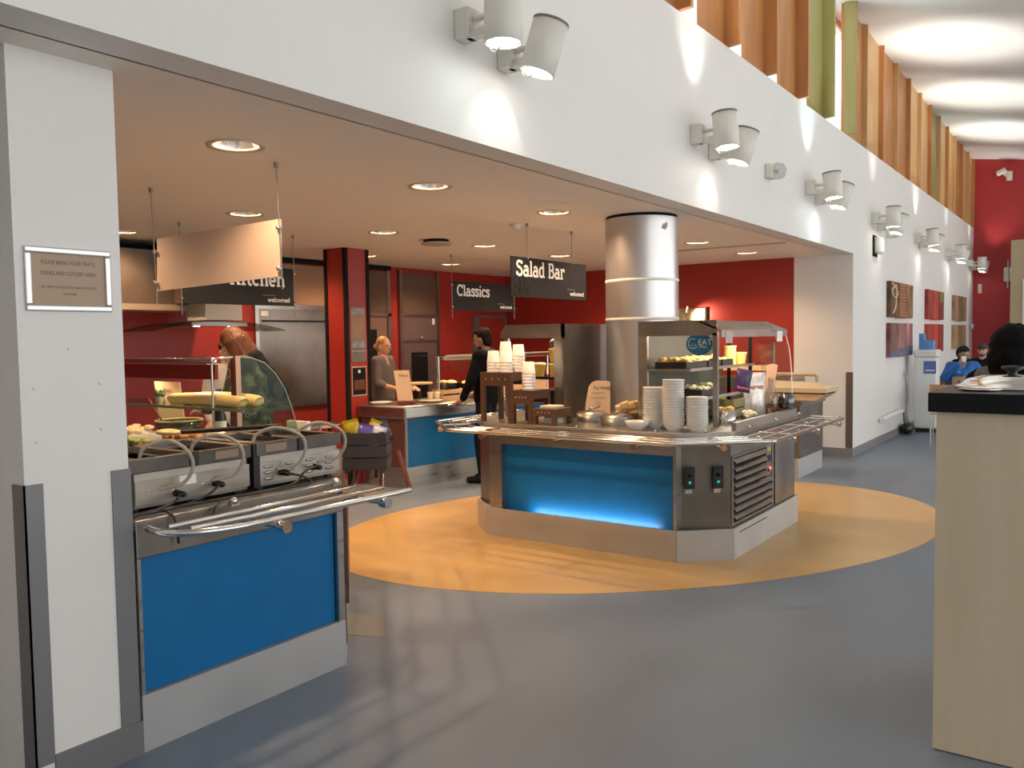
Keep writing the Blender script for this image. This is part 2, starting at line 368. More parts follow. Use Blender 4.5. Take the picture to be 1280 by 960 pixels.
part('frame', MB().box(KX, KX+.05, 8.55, 8.62, 0, 1.97).box(KX, KX+.05, 7.85, 8.62, 1.93, 1.97), steel_d, d2)
part('glazing', B(KX+.03, KX+.036, 8.1, 8.34, 1.0, 1.75), blackm, d2)
part('upper_panel', B(KX, KX+.03, 7.85, 8.55, 1.97, 2.54), mesh_m, d2)
part('upper_frame', MB().box(KX, KX+.04, 8.55, 8.62, 1.97, 2.56), steel_d, d2)
d3 = struct('door_3', B(KX, KX+.03, 8.86, 9.6, 0, 1.58), mat('door_grey', (.16, .12, .11), .4, .3), label='grey-brown kitchen door with a tall dark slot')
part('frame', MB().box(KX, KX+.045, 8.80, 8.86, 0, 2.58).box(KX, KX+.045, 9.6, 9.66, 0, 2.58).box(KX, KX+.045, 8.86, 9.6, 1.93, 1.97).box(KX, KX+.045, 8.86, 9.6, 1.575, 1.6), steel_d, d3)
part('glazing', B(KX+.03, KX+.036, 9.03, 9.38, .5, 1.42), blackm, d3)
part('mid_panel', B(KX, KX+.03, 8.86, 9.6, 1.6, 1.93), mat('door_grey', (.16, .12, .11)), d3)
part('upper_panel', B(KX, KX+.03, 8.86, 9.6, 1.97, 2.55), mesh_m, d3)
part('label_plate', B(KX+.03, KX+.034, 9.5, 9.55, 1.82, 1.91), lettering, d3)
part('knob', MB().ell((KX+.04, 9.25, 1.63), (.02, .02, .02)), chrome, d3)
d4 = struct('door_4', B(KX, KX+.025, 10.62, 11.3, 0, 1.93), red, label='red door set in the red wall')
part('frame', MB().box(KX, KX+.05, 10.48, 10.62, 0, 1.97).box(KX, KX+.05, 11.3, 11.36, 0, 1.97).box(KX, KX+.05, 10.62, 11.3, 1.93, 1.97), mat('frame_brown', (.15, .11, .09), .5), d4)
# square red column with black corner strips
rc = struct('wall_column', B(-7.14, -6.84, 6.52, 6.86, 0, SOF), red, label='square red column with black edges')
for x, y in ((-7.14, 6.52), (-6.84, 6.52), (-6.84, 6.86)):
    part('edge_strip', B(x-.03, x+.012, y-.012, y+.03, 0, SOF-.005) if x < -7 else B(x-.03, x+.012, y-.012 if y < 6.6 else y-.03, y+.03 if y < 6.6 else y+.012, 0, SOF-.005), blackm, rc)
# round steel column
sc = struct('wall_steel_column', MB().lathe([(.31, .9), (.31, 2.595)], (-3.3, 6.6, 0), 48), colsteel, label='round silver column rising through the salad bar')
part('top_gap', MB().lathe([(.30, 2.59), (.30, 2.62)], (-3.3, 6.6, 0), 48), blackm, sc)
for z in (2.06, 1.735): part('joint', MB().shell([(.311, z), (.315, z+.006), (.315, z+.018), (.311, z+.024)], (-3.3, 6.6, 0), 48), mat('joint_white', (.8, .78, .74), .5), sc)
part('scuff', MB().add([(-3.3+.3115*math.cos(R(a)), 6.6+.3115*math.sin(R(a)), z) for a, z in ((-32, 2.49), (-29, 2.525), (-25, 2.53), (-21, 2.545), (-20, 2.51), (-25, 2.475))], [(0, 5, 4, 3, 2, 1)]), mat('scuff_grey', (.35, .35, .36), .6), sc)

# ================================================================== LAMPS
def downlight(x, y, i):
    t = thing('downlight', '%s round downlight from the near end in the %s row of the servery ceiling' % i, 'downlight', (x, y, SOF), 'recessed downlights in the servery ceiling')
    part('trim_ring', MB().shell([(.128, SOF+.004), (.15, SOF-.001), (.148, SOF-.007), (.118, SOF-.004), (.112, SOF+.004)], (x, y, 0), 32), mat('trim_cream', (.60, .52, .42), .4), t)
    part('reflector', MB().shell([(.116, SOF), (.105, SOF+.05), (.06, SOF+.12)], (x, y, 0), 32), mat('reflector', (.9, .88, .84), .18, 1), t)
    part('lamp', MB().lathe([(.062, SOF+.105), (.06, SOF+.13)], (x, y, 0), 20), glowm, t)
    lamp('light', 'SPOT', (x, y, SOF+.09), DOWN_W, WARM, t, (0, 0, -1), 150, .5, .06)
for row, xx in (('aisle side', -3.72), ('middle', -5.63), ('kitchen side', -7.35)):
    for j, (x, y) in enumerate([d for d in DL if d[0] == xx]): downlight(x, y, (('first', 'second', 'third', 'fourth', 'fifth', 'sixth')[j], row))

def spotlight(y, z, tilt, az, cool, j, which, power=1.0):
    """up-and-down cylinder lamp on an arm; root on the wall face"""
    x = WX; t = thing('wall_spotlight', 'cream %s cylinder lamp of the %s pair along the white wall' % (which, j), 'wall lamp', (x, y, z), 'cylinder lamps on the white wall')
    part('mounting_box', B(x, x+.09, y-.05, y+.05, z-.075, z+.075), lampw, t, bevel=.008)
    part('gear_tray', B(x+.05, x+.19, y-.03, y+.03, z-.075, z-.03), lampw, t, bevel=.006)
    part('arm', MB().tube([(x+.08, y, z+.02), (x+.20, y, z+.02)], .016), lampw, t)
    c = Vector((x+.27, y, z))
    M = (Matrix.Rotation(R(az), 3, 'Z') @ Matrix.Rotation(R(tilt), 3, 'Y'))
    part('shade', MB().shell([(.088, -.135), (.095, -.13), (.095, .135), (.09, .135), (.088, -.12)], c, 32, M=M), lampw, t)
    part('rim', MB().shell([(.0965, .125), (.0965, .138), (.089, .138)], c, 32, M=M), lampd, t)
    part('pivot', MB().ell((x+.185, y, z+.02), (.02, .02, .02)), mat('pivot_grey', (.45, .44, .45), .4), t)
    d = M @ Vector((0, 0, 1)); g = coolglow if cool else glowm
    part('bulb', MB().lathe([(.03, -.11), (.03, -.085)], c, 12, M=M), g, t)
    part('lower_lamp', MB().lathe([(.05, -.12), (.05, -.116)], c, 16, M=M), g, t)
    part('wire_loop', MB().tube([c-d*.135+(M @ Vector((.03*math.cos(R(q))-.05, 0, -.03*math.sin(R(q))))) for q in range(0, 181, 20)], .004, 6), chrome, t)
    colr = (.72, 1, .97) if cool else (1, .95, .88)
    lamp('light', 'SPOT', c-d*.07, UP_W*power, colr, t, d, 75, .9, .035)
    lamp('light', 'SPOT', c-d*.125, 1.2*power, colr, t, -d-Vector((.45, 0, 0)), 80, .5, .015)
ords = ('nearest', 'second', 'third', 'fourth', 'fifth', 'sixth', 'farthest')
for j, y in enumerate((3.41, 6.32, 9.37, 12.42, 15.55, 18.75, 22.1)):
    spotlight(y, 3.17, -5 if j in (1, 2, 4) else 1, 0, j in (0, 2, 5), ords[j], 'upright', .4)
    spotlight(y+.36, 3.11, 17, 30, j in (2,), ords[j], 'leaning', 2.0 if j < 6 else .3)
def emergency(y, z, nm):
    t = thing('emergency_light', nm, 'emergency light', (WX, y, z))
    part('base', B(WX, WX+.07, y-.09, y+.05, z-.07, z+.07), lampw, t, bevel=.01)
    part('lens', MB().lathe([(.075, 0), (.08, .04), (.065, .09), (.03, .11), (.001, .115)], (WX+.06, y, z), 20, M=Matrix.Rotation(R(90), 3, 'Y')), glass('lens_glass', (.82, .82, .82)), t)
    part('bulb', MB().ell((WX+.10, y, z), (.02, .02, .02)), lettering, t)
emergency(8.1, 3.15, 'round clear emergency lamp between the second and third pairs of cylinder lamps')
emergency(13.4, 3.06, 'small clear emergency lamp just beyond the fourth pair of cylinder lamps')
t = thing('wall_sounder', 'white oval alarm sounder on the white wall above the pictures', 'alarm', (WX, 12.63, 2.68))
part('housing', B(WX, WX+.09, 12.5, 12.78, 2.70, 2.93), lampw, t, bevel=.03)
part('back_plate', B(WX, WX+.015, 12.46, 12.7, 2.66, 2.95), blackm, t)
t = thing('wall_projector', 'small white spotlight high on the red end wall', 'lamp', (-2.05, EY, 5.15))
part('bracket', B(-2.1, -2.0, EY-.12, EY, 5.18, 5.30), lampw, t, bevel=.02); part('head', MB().lathe([(.06, -.1), (.07, .1)], (-1.98, EY-.16, 5.16), 14), lampw, t); part('head', MB().lathe([(.06, -.1), (.07, .1)], (-2.14, EY-.16, 5.27), 14, M=Matrix.Rotation(R(70), 3, 'Y')), lampw, t)
t = thing('wireless_unit', 'white box with a rod through it on the red end wall', 'router', (-1.93, EY, 2.6))
part('case', B(-2.07, -1.88, EY-.1, EY, 2.75, 3.08), lampw, t, bevel=.02); part('aerial', MB().tube([(-1.98, EY-.12, 2.6), (-1.98, EY-.12, 3.25)], .014), lampw, t); part('indicator', B(-1.93, -1.90, EY-.105, EY-.1, 2.98, 3.01), mat('led_blue', (.2, .4, 1), .4, emit=3), t)
single('wall_switch', B(-2.60, -2.52, EY-.03, EY, 2.5, 2.72), lampw, 'small white sensor on the red end wall near the corner', 'switch', bevel=.01)
single('door_stop', MB().ell((WX+.05, 22.3, 1.72), (.05, .06, .08)), mat('stop_grey', (.45, .44, .43), .4), 'small grey knob on the far end of the white wall', 'knob')
# ceiling fittings
t = thing('smoke_detector', 'flat grey air vent disc on the servery ceiling', 'vent', (-5.67, 6.68, SOF))
part('disc', MB().lathe([(.15, SOF-.05), (.16, SOF-.035), (.15, SOF-.028)], (-5.67, 6.68, 0), 28), mat('vent_grey', (.48, .40, .33), .5), t); part('neck', MB().lathe([(.13, SOF-.03), (.13, SOF)], (-5.67, 6.68, 0), 24), blackm, t)
t = thing('smoke_detector', 'small white smoke detector on the servery ceiling by the salad sign', 'smoke detector', (-4.36, 6.24, SOF))
part('base', MB().lathe([(.055, SOF-.018), (.055, SOF)], (-4.36, 6.24, 0), 20), lampw, t); part('head', MB().lathe([(.03, SOF-.045), (.045, SOF-.018)], (-4.36, 6.24, 0), 20), lampw, t)
single('ceiling_track', B(-4.5, -2.95, 9.42, 9.45, SOF-.014, SOF), mat('track', (.5, .4, .32), .5), 'thin track on the servery ceiling behind the steel column', 'track')
t = thing('ceiling_grille', 'dark slatted air grille in the ceiling above the blank sign', 'grille', (-6.9, 5.1, SOF))
part('frame', MB().box(-7.05, -6.75, 4.9, 5.32, SOF-.012, SOF), blackm, t)
for q in range(5): part('slat', B(-7.03+q*.06, -7.0+q*.06, 4.92, 5.30, SOF-.022, SOF-.012), brownp, t)

# ================================================================== NEAR ISLAND COUNTER (left)
def tube_path(mb, pts, r=.014, n=10): return mb.tube(pts, r, n)
FP = [(-3.06, 1.785), (-3.06, 2.86), (-3.95, 3.72), (-5.75, 3.72), (-5.75, 1.785)]
ic = thing('island_counter', 'stainless steel servery counter with bright blue panel beside the white pillar', 'counter', (-4.2, 2.6, 0))
def inset(poly, d):
    n = len(poly); out = []
    for i in range(n):
        p0, p1, p2 = Vector(poly[i-1]), Vector(poly[i]), Vector(poly[(i+1)%n])
        a = (p1-p0).normalized(); b = (p2-p1).normalized(); na = Vector((-a.y, a.x)); nb = Vector((-b.y, b.x))
        m_ = (na+nb); m_ *= d/(1+na.dot(nb)); out.append((p1.x+m_.x, p1.y+m_.y))
    return out
part('kick_panel', MB().prism(FP, 0, .225), steel_m, ic)
part('body', MB().prism(inset(FP, .045), .225, .765), steel, ic)
part('front_panel', B(-3.106, -3.085, 1.80, 2.815, .228, .763), blue, ic, 'flat bright blue panel')
part('end_stile', B(-3.105, -3.06, 2.82, 2.86, .225, .765), steel, ic)
part('end_stile', B(-3.105, -3.06, 1.785, 1.80, .225, .765), steel, ic)
part('chamfer_panel', MB().obox((-3.50, 3.285, .50), (.40*.719, -.40*.695, 0), (.012, .0125, 0), (0, 0, .26)), mat('end_brown', (.10, .045, .04), .4), ic)
part('worktop', MB().prism(FP, .765, .915), steel_d, ic, bevel=.004)
part('corner_strip', B(-3.085, -3.065, 2.862, 2.874, .10, .40), mat('bronze_strip', (.16, .09, .06), .4, .6), ic)
# tray rail
tr = ic; z = .888
part('rail_tube', MB().tube([(-2.965, 1.86, z), (-2.995, 2.87, z), (-3.88, 3.80, z)], .012), chrome, tr)
part('rail_tube', MB().tube([(-2.865, 1.89, z), (-2.85, 2.92, z), (-3.80, 3.90, z)], .012), chrome, tr)
part('rail_tube', MB().tube(spline([(-3.02, 1.81, z), (-2.90, 1.80, z), (-2.80, 1.87, z), (-2.74, 2.02, z), (-2.725, 2.25, z)])+[(-2.705, 2.96, z)], .014), chrome, tr)
part('rail_tube', MB().tube([(-2.705, 2.96, z), (-3.70, 3.95, z)], .013), red_tube, tr, 'tube with red reflections put into its colour')
for y in (2.20, 2.78):
    b_ = part('rail_bracket', MB().tube([(-3.06, y, z-.03), (-2.70, y, z-.03)], .011), chrome, tr)
    part('end_cap', MB().lathe([(.024, -.022), (.024, .022)], (-2.695, y, z-.03), 18, M=Matrix.Rotation(R(90), 3, 'Y')), chrome, b_)
    part('clip', MB().box(-2.965-.03, -2.965-.0, y-.02, y+.02, z-.03, z-.012).box(-2.87, -2.85, y-.02, y+.02, z-.03, z-.012), chrome, b_)
    part('fixing_knob', MB().ell((-3.04, y+.02, .925), (.018, .018, .018)).box(-3.06, -3.03, y, y+.04, .905, .918), chrome, b_)
# heated wells with their backs to the aisle
def well_unit(name, label, y0, y1, louv):
    x = -3.2; t = thing(name, label, 'food warmer', ((x-.25), (y0+y1)/2, .915))
    part('body', B(x-.48, x-.012, y0+.01, y1-.01, .93, 1.10), steel_d, t)
    part('foot', MB().box(x-.06, x-.03, y0+.03, y0+.06, .915, .93).box(x-.06, x-.03, y1-.06, y1-.03, .915, .93).box(x-.45, x-.42, y0+.03, y0+.06, .915, .93).box(x-.45, x-.42, y1-.06, y1-.03, .915, .93), black, t)
    bp = part('back_panel', B(x-.012, x, y0+.03 if not louv else y0+.01, y1-.005, .945, 1.045), steel, t)
    part('pale_strip', B(x-.01, x-.004, y0+.03, y1-.03, 1.045, 1.075), mat('pale_strip', (.5, .47, .42), .6), t)
    part('rim', MB().box(x-.03, x+.012, y0, y1, 1.075, 1.135), mat('dark_reflect_steel', (.13, .12, .11), .35, .9, noise=.2, nscale=6), t, bevel=.004)  # dark reflections of the rim are put into its base colour
    part('top_frame', MB().box(x-.49, x-.03, y0, y0+.05, 1.11, 1.135).box(x-.49, x-.03, y1-.05, y1, 1.11, 1.135).box(x-.49, x-.44, y0+.05, y1-.05, 1.11, 1.135).box(x-.49, x-.03, (y0+y1)/2-.02, (y0+y1)/2+.02, 1.11, 1.135), steel, t)
    part('pan', MB().box(x-.44, x-.03, y0+.05, (y0+y1)/2-.02, 1.09, 1.1).box(x-.44, x-.03, (y0+y1)/2+.02, y1-.05, 1.09, 1.1), steel_d, t)
    part('latch', MB().box(x+.012, x+.02, (y0+y1)/2-.02, (y0+y1)/2+.02, 1.075, 1.14), black, t, bevel=.006)
    part('end_block', B(x-.05, x+.006, y0-.02 if not louv else y0-.015, y0+.02, .93, 1.13), black, t)
    part('rating_plate', B(x+.012, x+.0135, y1-.19 if not louv else y0+.05, y1-.07 if not louv else y0+.17, 1.09, 1.125), mat('plate_brown', (.30, .20, .15), .5), t)
    if louv:
        for i in range(4):
            for j in range(3):
                yy = y0+.07+i*.125; zz = .965+j*.028
                part('louvre', MB().ell((x, yy, zz), (.012, .03, .009), 10, 6), steel, bp)
    else:
        part('data_label', B(x, x+.001, y0+.23, y0+.31, 1.0, 1.04), lettering, bp)
        for yy, zz in ((y0+.09, 1.0), (y0+.2, .985), (y0+.34, .99), (y0+.46, 1.0)): part('screw', MB().ell((x, yy, zz), (.004, .006, .006), 8, 5), chrome, bp)
    return t
u1 = well_unit('food_warmer', 'steel food warmer with plain back panel next to the white pillar', 1.84, 2.43, False)
u2 = well_unit('food_warmer', 'steel food warmer with louvred back at the far end of the near counter', 2.46, 2.98, True)
for u, hs in ((u1, ((1.945, 2.03, .9), (2.185, 2.28, 1.0))), (u2, ((2.51, 2.63, .95), (2.775, 2.885, .95)))):
    for ya, yb, k in hs:
        part('hose', MB().tube(spline([(-3.27, ya-.01, 1.12), (-3.25, ya, 1.17), (-3.18, ya+.06, 1.20), (-3.11, yb+.02, 1.16), (-3.10, yb+.04, 1.09), (-3.14, yb+.02, 1.02), (-3.20, yb-.05, 1.0)]), .0078, 8), mat('hose_grey', (.40, .35, .28), .5), u)
for (y, z0), u, drop, who in (((2.05, .972), u1, (1.90, .70), 'first'), ((2.24, .985), u1, (1.80, .93), 'second'), ((2.60, .985), u2, (2.0, .72), 'third'), ((2.80, .985), u2, (2.5, .93), 'fourth')):
    c = thing('power_cable', 'black power cable and plug, %s from the pillar, on the near counter' % who, 'cable', (-3.15, y, .92))
    part('plug', MB().cap((-3.205, y, z0), (-3.165, y+.015, z0-.005), .016, .013, 10), black, c)
    if who in ('first',): pth = [(-3.165, y, z0-.003), (-3.13, y-.06, .945), (-3.12, y-.14, .932), (-3.10, 1.93, .93), (-3.05, 1.935, .915), (-3.03, 1.94, .87), (-3.035, 1.95, .80)]
    elif who == 'second': pth = [(-3.165, y, z0-.003), (-3.14, y-.08, .95), (-3.12, y-.22, .930), (-3.11, 1.88, .927), (-3.12, 1.80, .927)]
    elif who == 'third': pth = [(-3.165, y, z0), (-3.12, y+.07, .96), (-3.10, y+.10, .93), (-3.09, y-.02, .925), (-3.10, 2.35, .928), (-3.09, 2.2, .930), (-3.05, 2.14, .918), (-3.03, 2.10, .87)]
    else: pth = [(-3.165, y, z0), (-3.12, y-.04, 1.0), (-3.10, y-.14, .985), (-3.10, y-.20, .94), (-3.10, 2.4, .930), (-3.11, 2.1, .93), (-3.13, 1.82, .93)]
    part('lead', MB().tube(spline(pth), .0055, 8), black, c)

# glazed display on the island counter
dc = thing('display_case', 'glass sneeze guard case with curved end pane on the near counter', 'display case', (-4.95, 3.3, .915))
bronze = mat('bronze_post', (.34, .20, .13), .3, 1)
part('post', B(-4.325, -4.275, 3.165, 3.20, .915, 1.52), bronze, dc)
part('front_frame', MB().tube([(-4.36, 3.06, .93), (-4.36, 3.06, 1.47), (-4.35, 3.075, 1.505), (-4.33, 3.10, 1.51), (-4.3, 3.18, 1.512)], .008, 8), chrome, dc)
part('top_rail', B(-5.7, -4.36, 3.06, 3.10, 1.475, 1.51), chrome, dc, bevel=.008)
part('under_rail', B(-5.7, -4.37, 3.09, 3.11, 1.38, 1.47), mat('red_fascia', (.20, .012, .01), .4), dc)
cv = [(-4.3, 3.20, 1.515), (-4.3, 3.30, 1.505), (-4.3, 3.40, 1.47), (-4.3, 3.48, 1.40), (-4.3, 3.55, 1.30), (-4.3, 3.60, 1.18), (-4.3, 3.64, 1.05), (-4.3, 3.66, .915), (-4.3, 3.20, .915)]
part('end_pane', MB().slab(cv, (-.008, 0, 0)), gl_green, dc)
part('pane_edge', MB().tube([Vector(p) for p in cv[:8]], .004, 6), mat('glass_edge', (.25, .36, .30), .2), dc)
gv = MB(); n = 8
for p in cv[:8]: gv.v += [(-4.31, p[1], p[2]), (-5.7, p[1], p[2])]
gv.f = [(2*i, 2*i+1, 2*i+3, 2*i+2) for i in range(7)]; gv.smooth = [True]*7
part('front_pane', gv, gl_clear, dc)
part('shelf', B(-5.7, -4.05, 3.05, 3.38, 1.20, 1.212), gl_green, dc)
part('shelf_edge', B(-5.7, -4.05, 3.04, 3.05, 1.198, 1.214), mat('shelf_edge', (.12, .14, .10), .2), dc)
part('back_post', B(-5.72, -5.68, 3.15, 3.2, .915, 1.52), bronze, dc)
for xx in (-4.8, -5.4): lamp('light', 'SPOT', (xx, 3.22, 1.45), 4, WARM, dc, (0, 0, -1), 140, .5, .05)
def lump(name, c, r, m, label, cat, group=None, jit=.08, M=None): return single(name, MB().ell(c, r, 14, 9, jit, M), m, label, cat, group)
bagm = mat('wrapped_bread', (.72, .55, .20), .45, nscale=40, col2=(.80, .66, .32))
for k, (x0, x1, y, zz) in enumerate(((-4.95, -4.22, 3.17, 1.245), (-4.86, -4.20, 3.27, 1.247))):
    t = thing('baguette', ('wrapped yellow baguette lying behind on the glass shelf', 'wrapped yellow baguette lying in front on the glass shelf')[1-k], 'bread', ((x0+x1)/2, y, 1.212), 'wrapped baguettes on the glass shelf')
    part('loaf', MB().tube(spline([(x0, y, zz-.01), (x0+.05, y, zz), ((x0+x1)/2, y, zz+.01), (x1-.05, y, zz), (x1, y, zz-.01)]), [.012]+[.036]*23+[.012], 14), bagm, t)
    part('wrapper_end', MB().cap((x0-.02, y, zz-.012), (x0+.01, y, zz-.01), .006, .02), mat('wrapper', (.55, .40, .16), .5), t)
t = thing('herb_pot', 'tiny glass pot of green herbs on the glass shelf', 'plant', (-5.0, 3.12, 1.212))
part('jar', MB().lathe([(.028, 1.212), (.03, 1.25), (.028, 1.262)], (-5.0, 3.12, 0), 14), mat('jar_olive', (.25, .26, .18), .2), t)
hb = MB()
for i in range(14): a = i*2.4; hb.ell((-5.0+.025*math.cos(a), 3.12+.025*math.sin(a), 1.27+.02*random.random()), (.014, .01, .016), 6, 4)
part('leaves', hb, mat('herb_green', (.05, .12, .03), .5), t)
t = thing('menu_card', 'peach menu card standing inside the near glass case', 'card', (-5.25, 3.32, .915))
part('sheet', MB().obox((-5.25, 3.35, 1.13), (.15, 0, 0), (0, .003, 0), (0, -.02, .21)), card, t)
part('title', text_mb('Menu', .04, (-5.29, 3.325, 1.27), (1, 0, 0), (0, -.1, 1)), ink, t)
t = thing('salad_bowl', 'large dark glass salad bowl with serving handle under the glass shelf', 'bowl', (-5.0, 3.25, .92))
part('bowl', MB().lathe([(.05, .92), (.10, .95), (.14, 1.02), (.15, 1.09), (.142, 1.09), (.10, .97), (.001, .95)], (-5.0, 3.25, 0), 24), mat('smoked_glass', (.09, .06, .045), .1), t)
part('rim', MB().tube(arc((-5.0, 3.25, 1.095), .147, 0, 360, 28, (1,0,0), (0,1,0))[:-1], .006, 6, closed=True), mat('bowl_rim', (.62, .50, .30), .3), t)
part('servers', MB().tube([(-5.03, 3.22, .97), (-5.15, 3.13, 1.24)], .006, 8), mat('servers_red', (.35, .12, .08), .4), t)
part('greens', MB().ell((-4.95, 3.25, 1.06), (.1, .1, .035), 12, 6, .15), mat('greens', (.09, .13, .05), .5), t)
t = thing('oil_bottle', 'dark sauce bottle standing behind the wrapped baguettes', 'bottle', (-4.75, 3.38, .92))
part('glass', MB().lathe([(.04, .92), (.042, 1.12), (.018, 1.19), (.018, 1.27)], (-4.75, 3.38, 0), 16), mat('bottle_dark', (.02, .015, .02), .15), t)
part('label_band', MB().shell([(.0425, 1.0), (.0425, 1.09)], (-4.75, 3.38, 0), 16), lettering, t); part('cap', MB().lathe([(.02, 1.26), (.02, 1.30)], (-4.75, 3.38, 0), 12), mat('cap_blue', (.02, .05, .2), .4), t)
# food trays left of the case
for k, (x, y, zt, nm, m_) in enumerate(((-4.2, 2.44, 1.07, 'black pan heaped with green salad leaves by the pillar', mat('leaf', (.26, .30, .07), .5, noise=.3, nscale=30)), (-4.52, 2.64, 1.10, 'white dish of pale pasta beyond the salad pan', mat('pasta', (.75, .62, .36), .5)), (-4.25, 2.80, 1.06, 'long steel pan of sliced vegetables in front of the salad bowl', mat('veg', (.45, .32, .10), .5, nscale=30, col2=(.55, .18, .05))))):
    t = thing('food_pan', nm, 'food', (x, y, .915)); pm = (black, ceramic, steel)[k]
    part('pan', MB().box(x-.13, x+.13, y-.10, y+.10, .916, zt-.03).box(x-.13, x-.12, y-.10, y+.10, zt-.03, zt).box(x+.12, x+.13, y-.10, y+.10, zt-.03, zt).box(x-.12, x+.12, y-.10, y-.09, zt-.03, zt).box(x-.12, x+.12, y+.09, y+.10, zt-.03, zt), pm, t)
    fd = MB()
    for i in range(50): fd.ell((x+random.uniform(-.10, .10), y+random.uniform(-.075, .075), zt+random.uniform(-.01, .03)), (.026, .02, .012), 7, 5, .2, Matrix.Rotation(random.random()*3, 3, 'Z') @ Matrix.Rotation(random.random(), 3, 'X'))
    part('filling', fd, m_, t, kind='stuff')
t = thing('serving_paddle', 'pale round serving spoon resting over the near food pans', 'spoon', (-4.1, 2.62, 1.0))
part('bowl', MB().ell((-4.12, 2.61, 1.125), (.09, .06, .018), 16, 6), mat('pale_spoon', (.62, .52, .25), .4), t); part('handle', MB().tube([(-4.05, 2.64, 1.125), (-3.70, 2.80, 1.15), (-3.5, 2.86, 1.165)], .012, 8), black, t)
t = thing('saucepan', 'black-handled steel pan across the food warmers', 'pan', (-3.7, 2.75, .92))
part('rim', MB().lathe([(.13, .915), (.15, 1.10), (.155, 1.115), (.14, 1.11), (.001, 1.09)], (-3.9, 2.86, 0), 24), steel, t); part('handle', MB().tube([(-3.76, 2.82, 1.11), (-3.50, 2.74, 1.145), (-3.38, 2.70, 1.15)], .012, 8), black, t)
# plates and tray at the far corner of the island
t = thing('plate_stack', 'stack of white paper boxes behind the curved glass', 'paper', (-4.45, 3.62, .915))
for i in range(4): part('box', B(-4.42, -4.2, 3.69, 3.715, .915+i*.04, .95+i*.04) if False else B(-4.45, -4.25, 3.68, 3.71, .916+i*.042, .954+i*.042), lettering, t)
t = thing('round_tray', 'round steel tray on a stem beyond the curved glass', 'tray', (-4.62, 4.12, .0))
part('dish', MB().lathe([(.001, .985), (.12, .985), (.15, 1.005), (.153, 1.01), (.12, .995)], (-4.62, 4.12, 0), 28), chrome, t); part('stem', MB().tube([(-4.62, 4.12, 0), (-4.62, 4.12, .985)], .012), chrome, t); part('foot', MB().lathe([(.14, 0), (.14, .012), (.02, .03)], (-4.62, 4.12, 0), 20), chrome, t)

# slatted crate of crisps on the rail corner
cr = thing('slatted_crate', 'dark slatted wooden crate of crisp packets standing on the rail corner', 'crate', (-3.235, 3.21, .9), rz=math.atan2(-.35, -.81) + math.pi)
def lp(name, mb, m, parent, label=None, bevel=0):      # part given in the parent's local frame
    me = mb.mesh(name); me.materials.append(m); o = bpy.data.objects.new(name, me); COL.objects.link(o); o.parent = parent
    if label: o['label'] = label
    if bevel: bev(o, bevel)
    return o
cr.rotation_euler.z = R(36); cr.scale = (.86,)*3; cr.location.z = .905
for k in range(3):
    z0 = .02+k*.078
    lp('slat', B(-.135, .135, -.12, -.108, z0, z0+.070), crate_m, cr); lp('slat', B(-.135, .135, .108, .12, z0, z0+.070), crate_m, cr)
    lp('slat', B(-.135, -.123, -.108, .108, z0, z0+.070), crate_m, cr); lp('slat', B(.123, .135, -.108, .108, z0, z0+.070), crate_m, cr)
for a_ in (-.123, .09):
    for b_ in (-.108, .08): lp('corner_block', B(a_, a_+.033, b_, b_+.028, .0, .25), crate_m, cr)
lp('base', B(-.123, .123, -.108, .108, .02, .03), crate_m, cr)
for x in (-.06, .06): lp('leg', MB().obox((x, -.05, -.01), (.010, 0, 0), (0, .01, 0), (.004, -.01, .03)), crate_m, cr)
def bag(x, y, zz, m_, label, rx, ry, h=.13):
    t = thing('crisp_packet', label, 'crisps', (0,0,0), 'crisp packets in the slatted crate')
    M = Matrix.Translation(cr.location) @ Matrix.Rotation(R(36), 4, 'Z') @ Matrix.Scale(.86, 4) @ Matrix.Translation((x, y, zz)) @ Matrix.Rotation(R(rx), 4, 'X') @ Matrix.Rotation(R(ry), 4, 'Y')
    q = MB(); vs = []; nx, nz = 6, 7
    for sgn in (-1, 1):
        for i in range(nz+1):
            for j in range(nx+1):
                u, v = j/nx*2-1, i/nz*2-1; b_ = .028*(1-u**4)*(1-v**4); vs.append(M @ Vector((u*.05, sgn*b_, v*h/2)))
    o_ = (nx+1)*(nz+1); fs = []
    for i in range(nz):
        for j in range(nx):
            a = i*(nx+1)+j; fs += [(a, a+1, a+nx+2, a+nx+1), (o_+a, o_+a+nx+1, o_+a+nx+2, o_+a+1)]
    q.add(vs, fs, True); c = centre(q); t.location = c
    part('bag', q, m_, t)
    s_ = MB(); s_.add([M @ Vector((u*.05, .002*w_, v)) for w_ in (-1, 1) for u, v in ((-1, h/2-.004), (1, h/2-.004), (1, h/2+.012), (-1, h/2+.012))], [(0,1,2,3), (7,6,5,4), (0,4,5,1), (2,6,7,3), (1,5,6,2), (0,3,7,4)])
    part('sealed_edge', s_, m_, t)
py_, pp, pw, pd = mat('packet_yellow', (.66, .46, .015), .3), mat('packet_purple', (.14, .09, .36), .3), mat('packet_lilac', (.48, .42, .55), .3, nscale=30, col2=(.75, .72, .8)), mat('packet_dark', (.06, .05, .09), .3)
bag(-.075, -.05, .235, py_, 'yellow crisp packet at the left of the slatted crate', 8, -12, .16)
bag(-.01, -.06, .22, pp, 'purple crisp packet in the middle of the slatted crate', -6, 10)
bag(.06, -.05, .215, pw, 'lilac and white crisp packet at the front of the slatted crate', -25, 20)
bag(.04, .04, .235, py_, 'yellow crisp packet at the back of the slatted crate', 5, 25)
bag(.09, .05, .235, pd, 'dark crisp packet at the right of the slatted crate', 3, -20)
bag(-.05, .05, .2, pd, 'dark crisp packet hidden low at the back of the slatted crate', 10, 5)

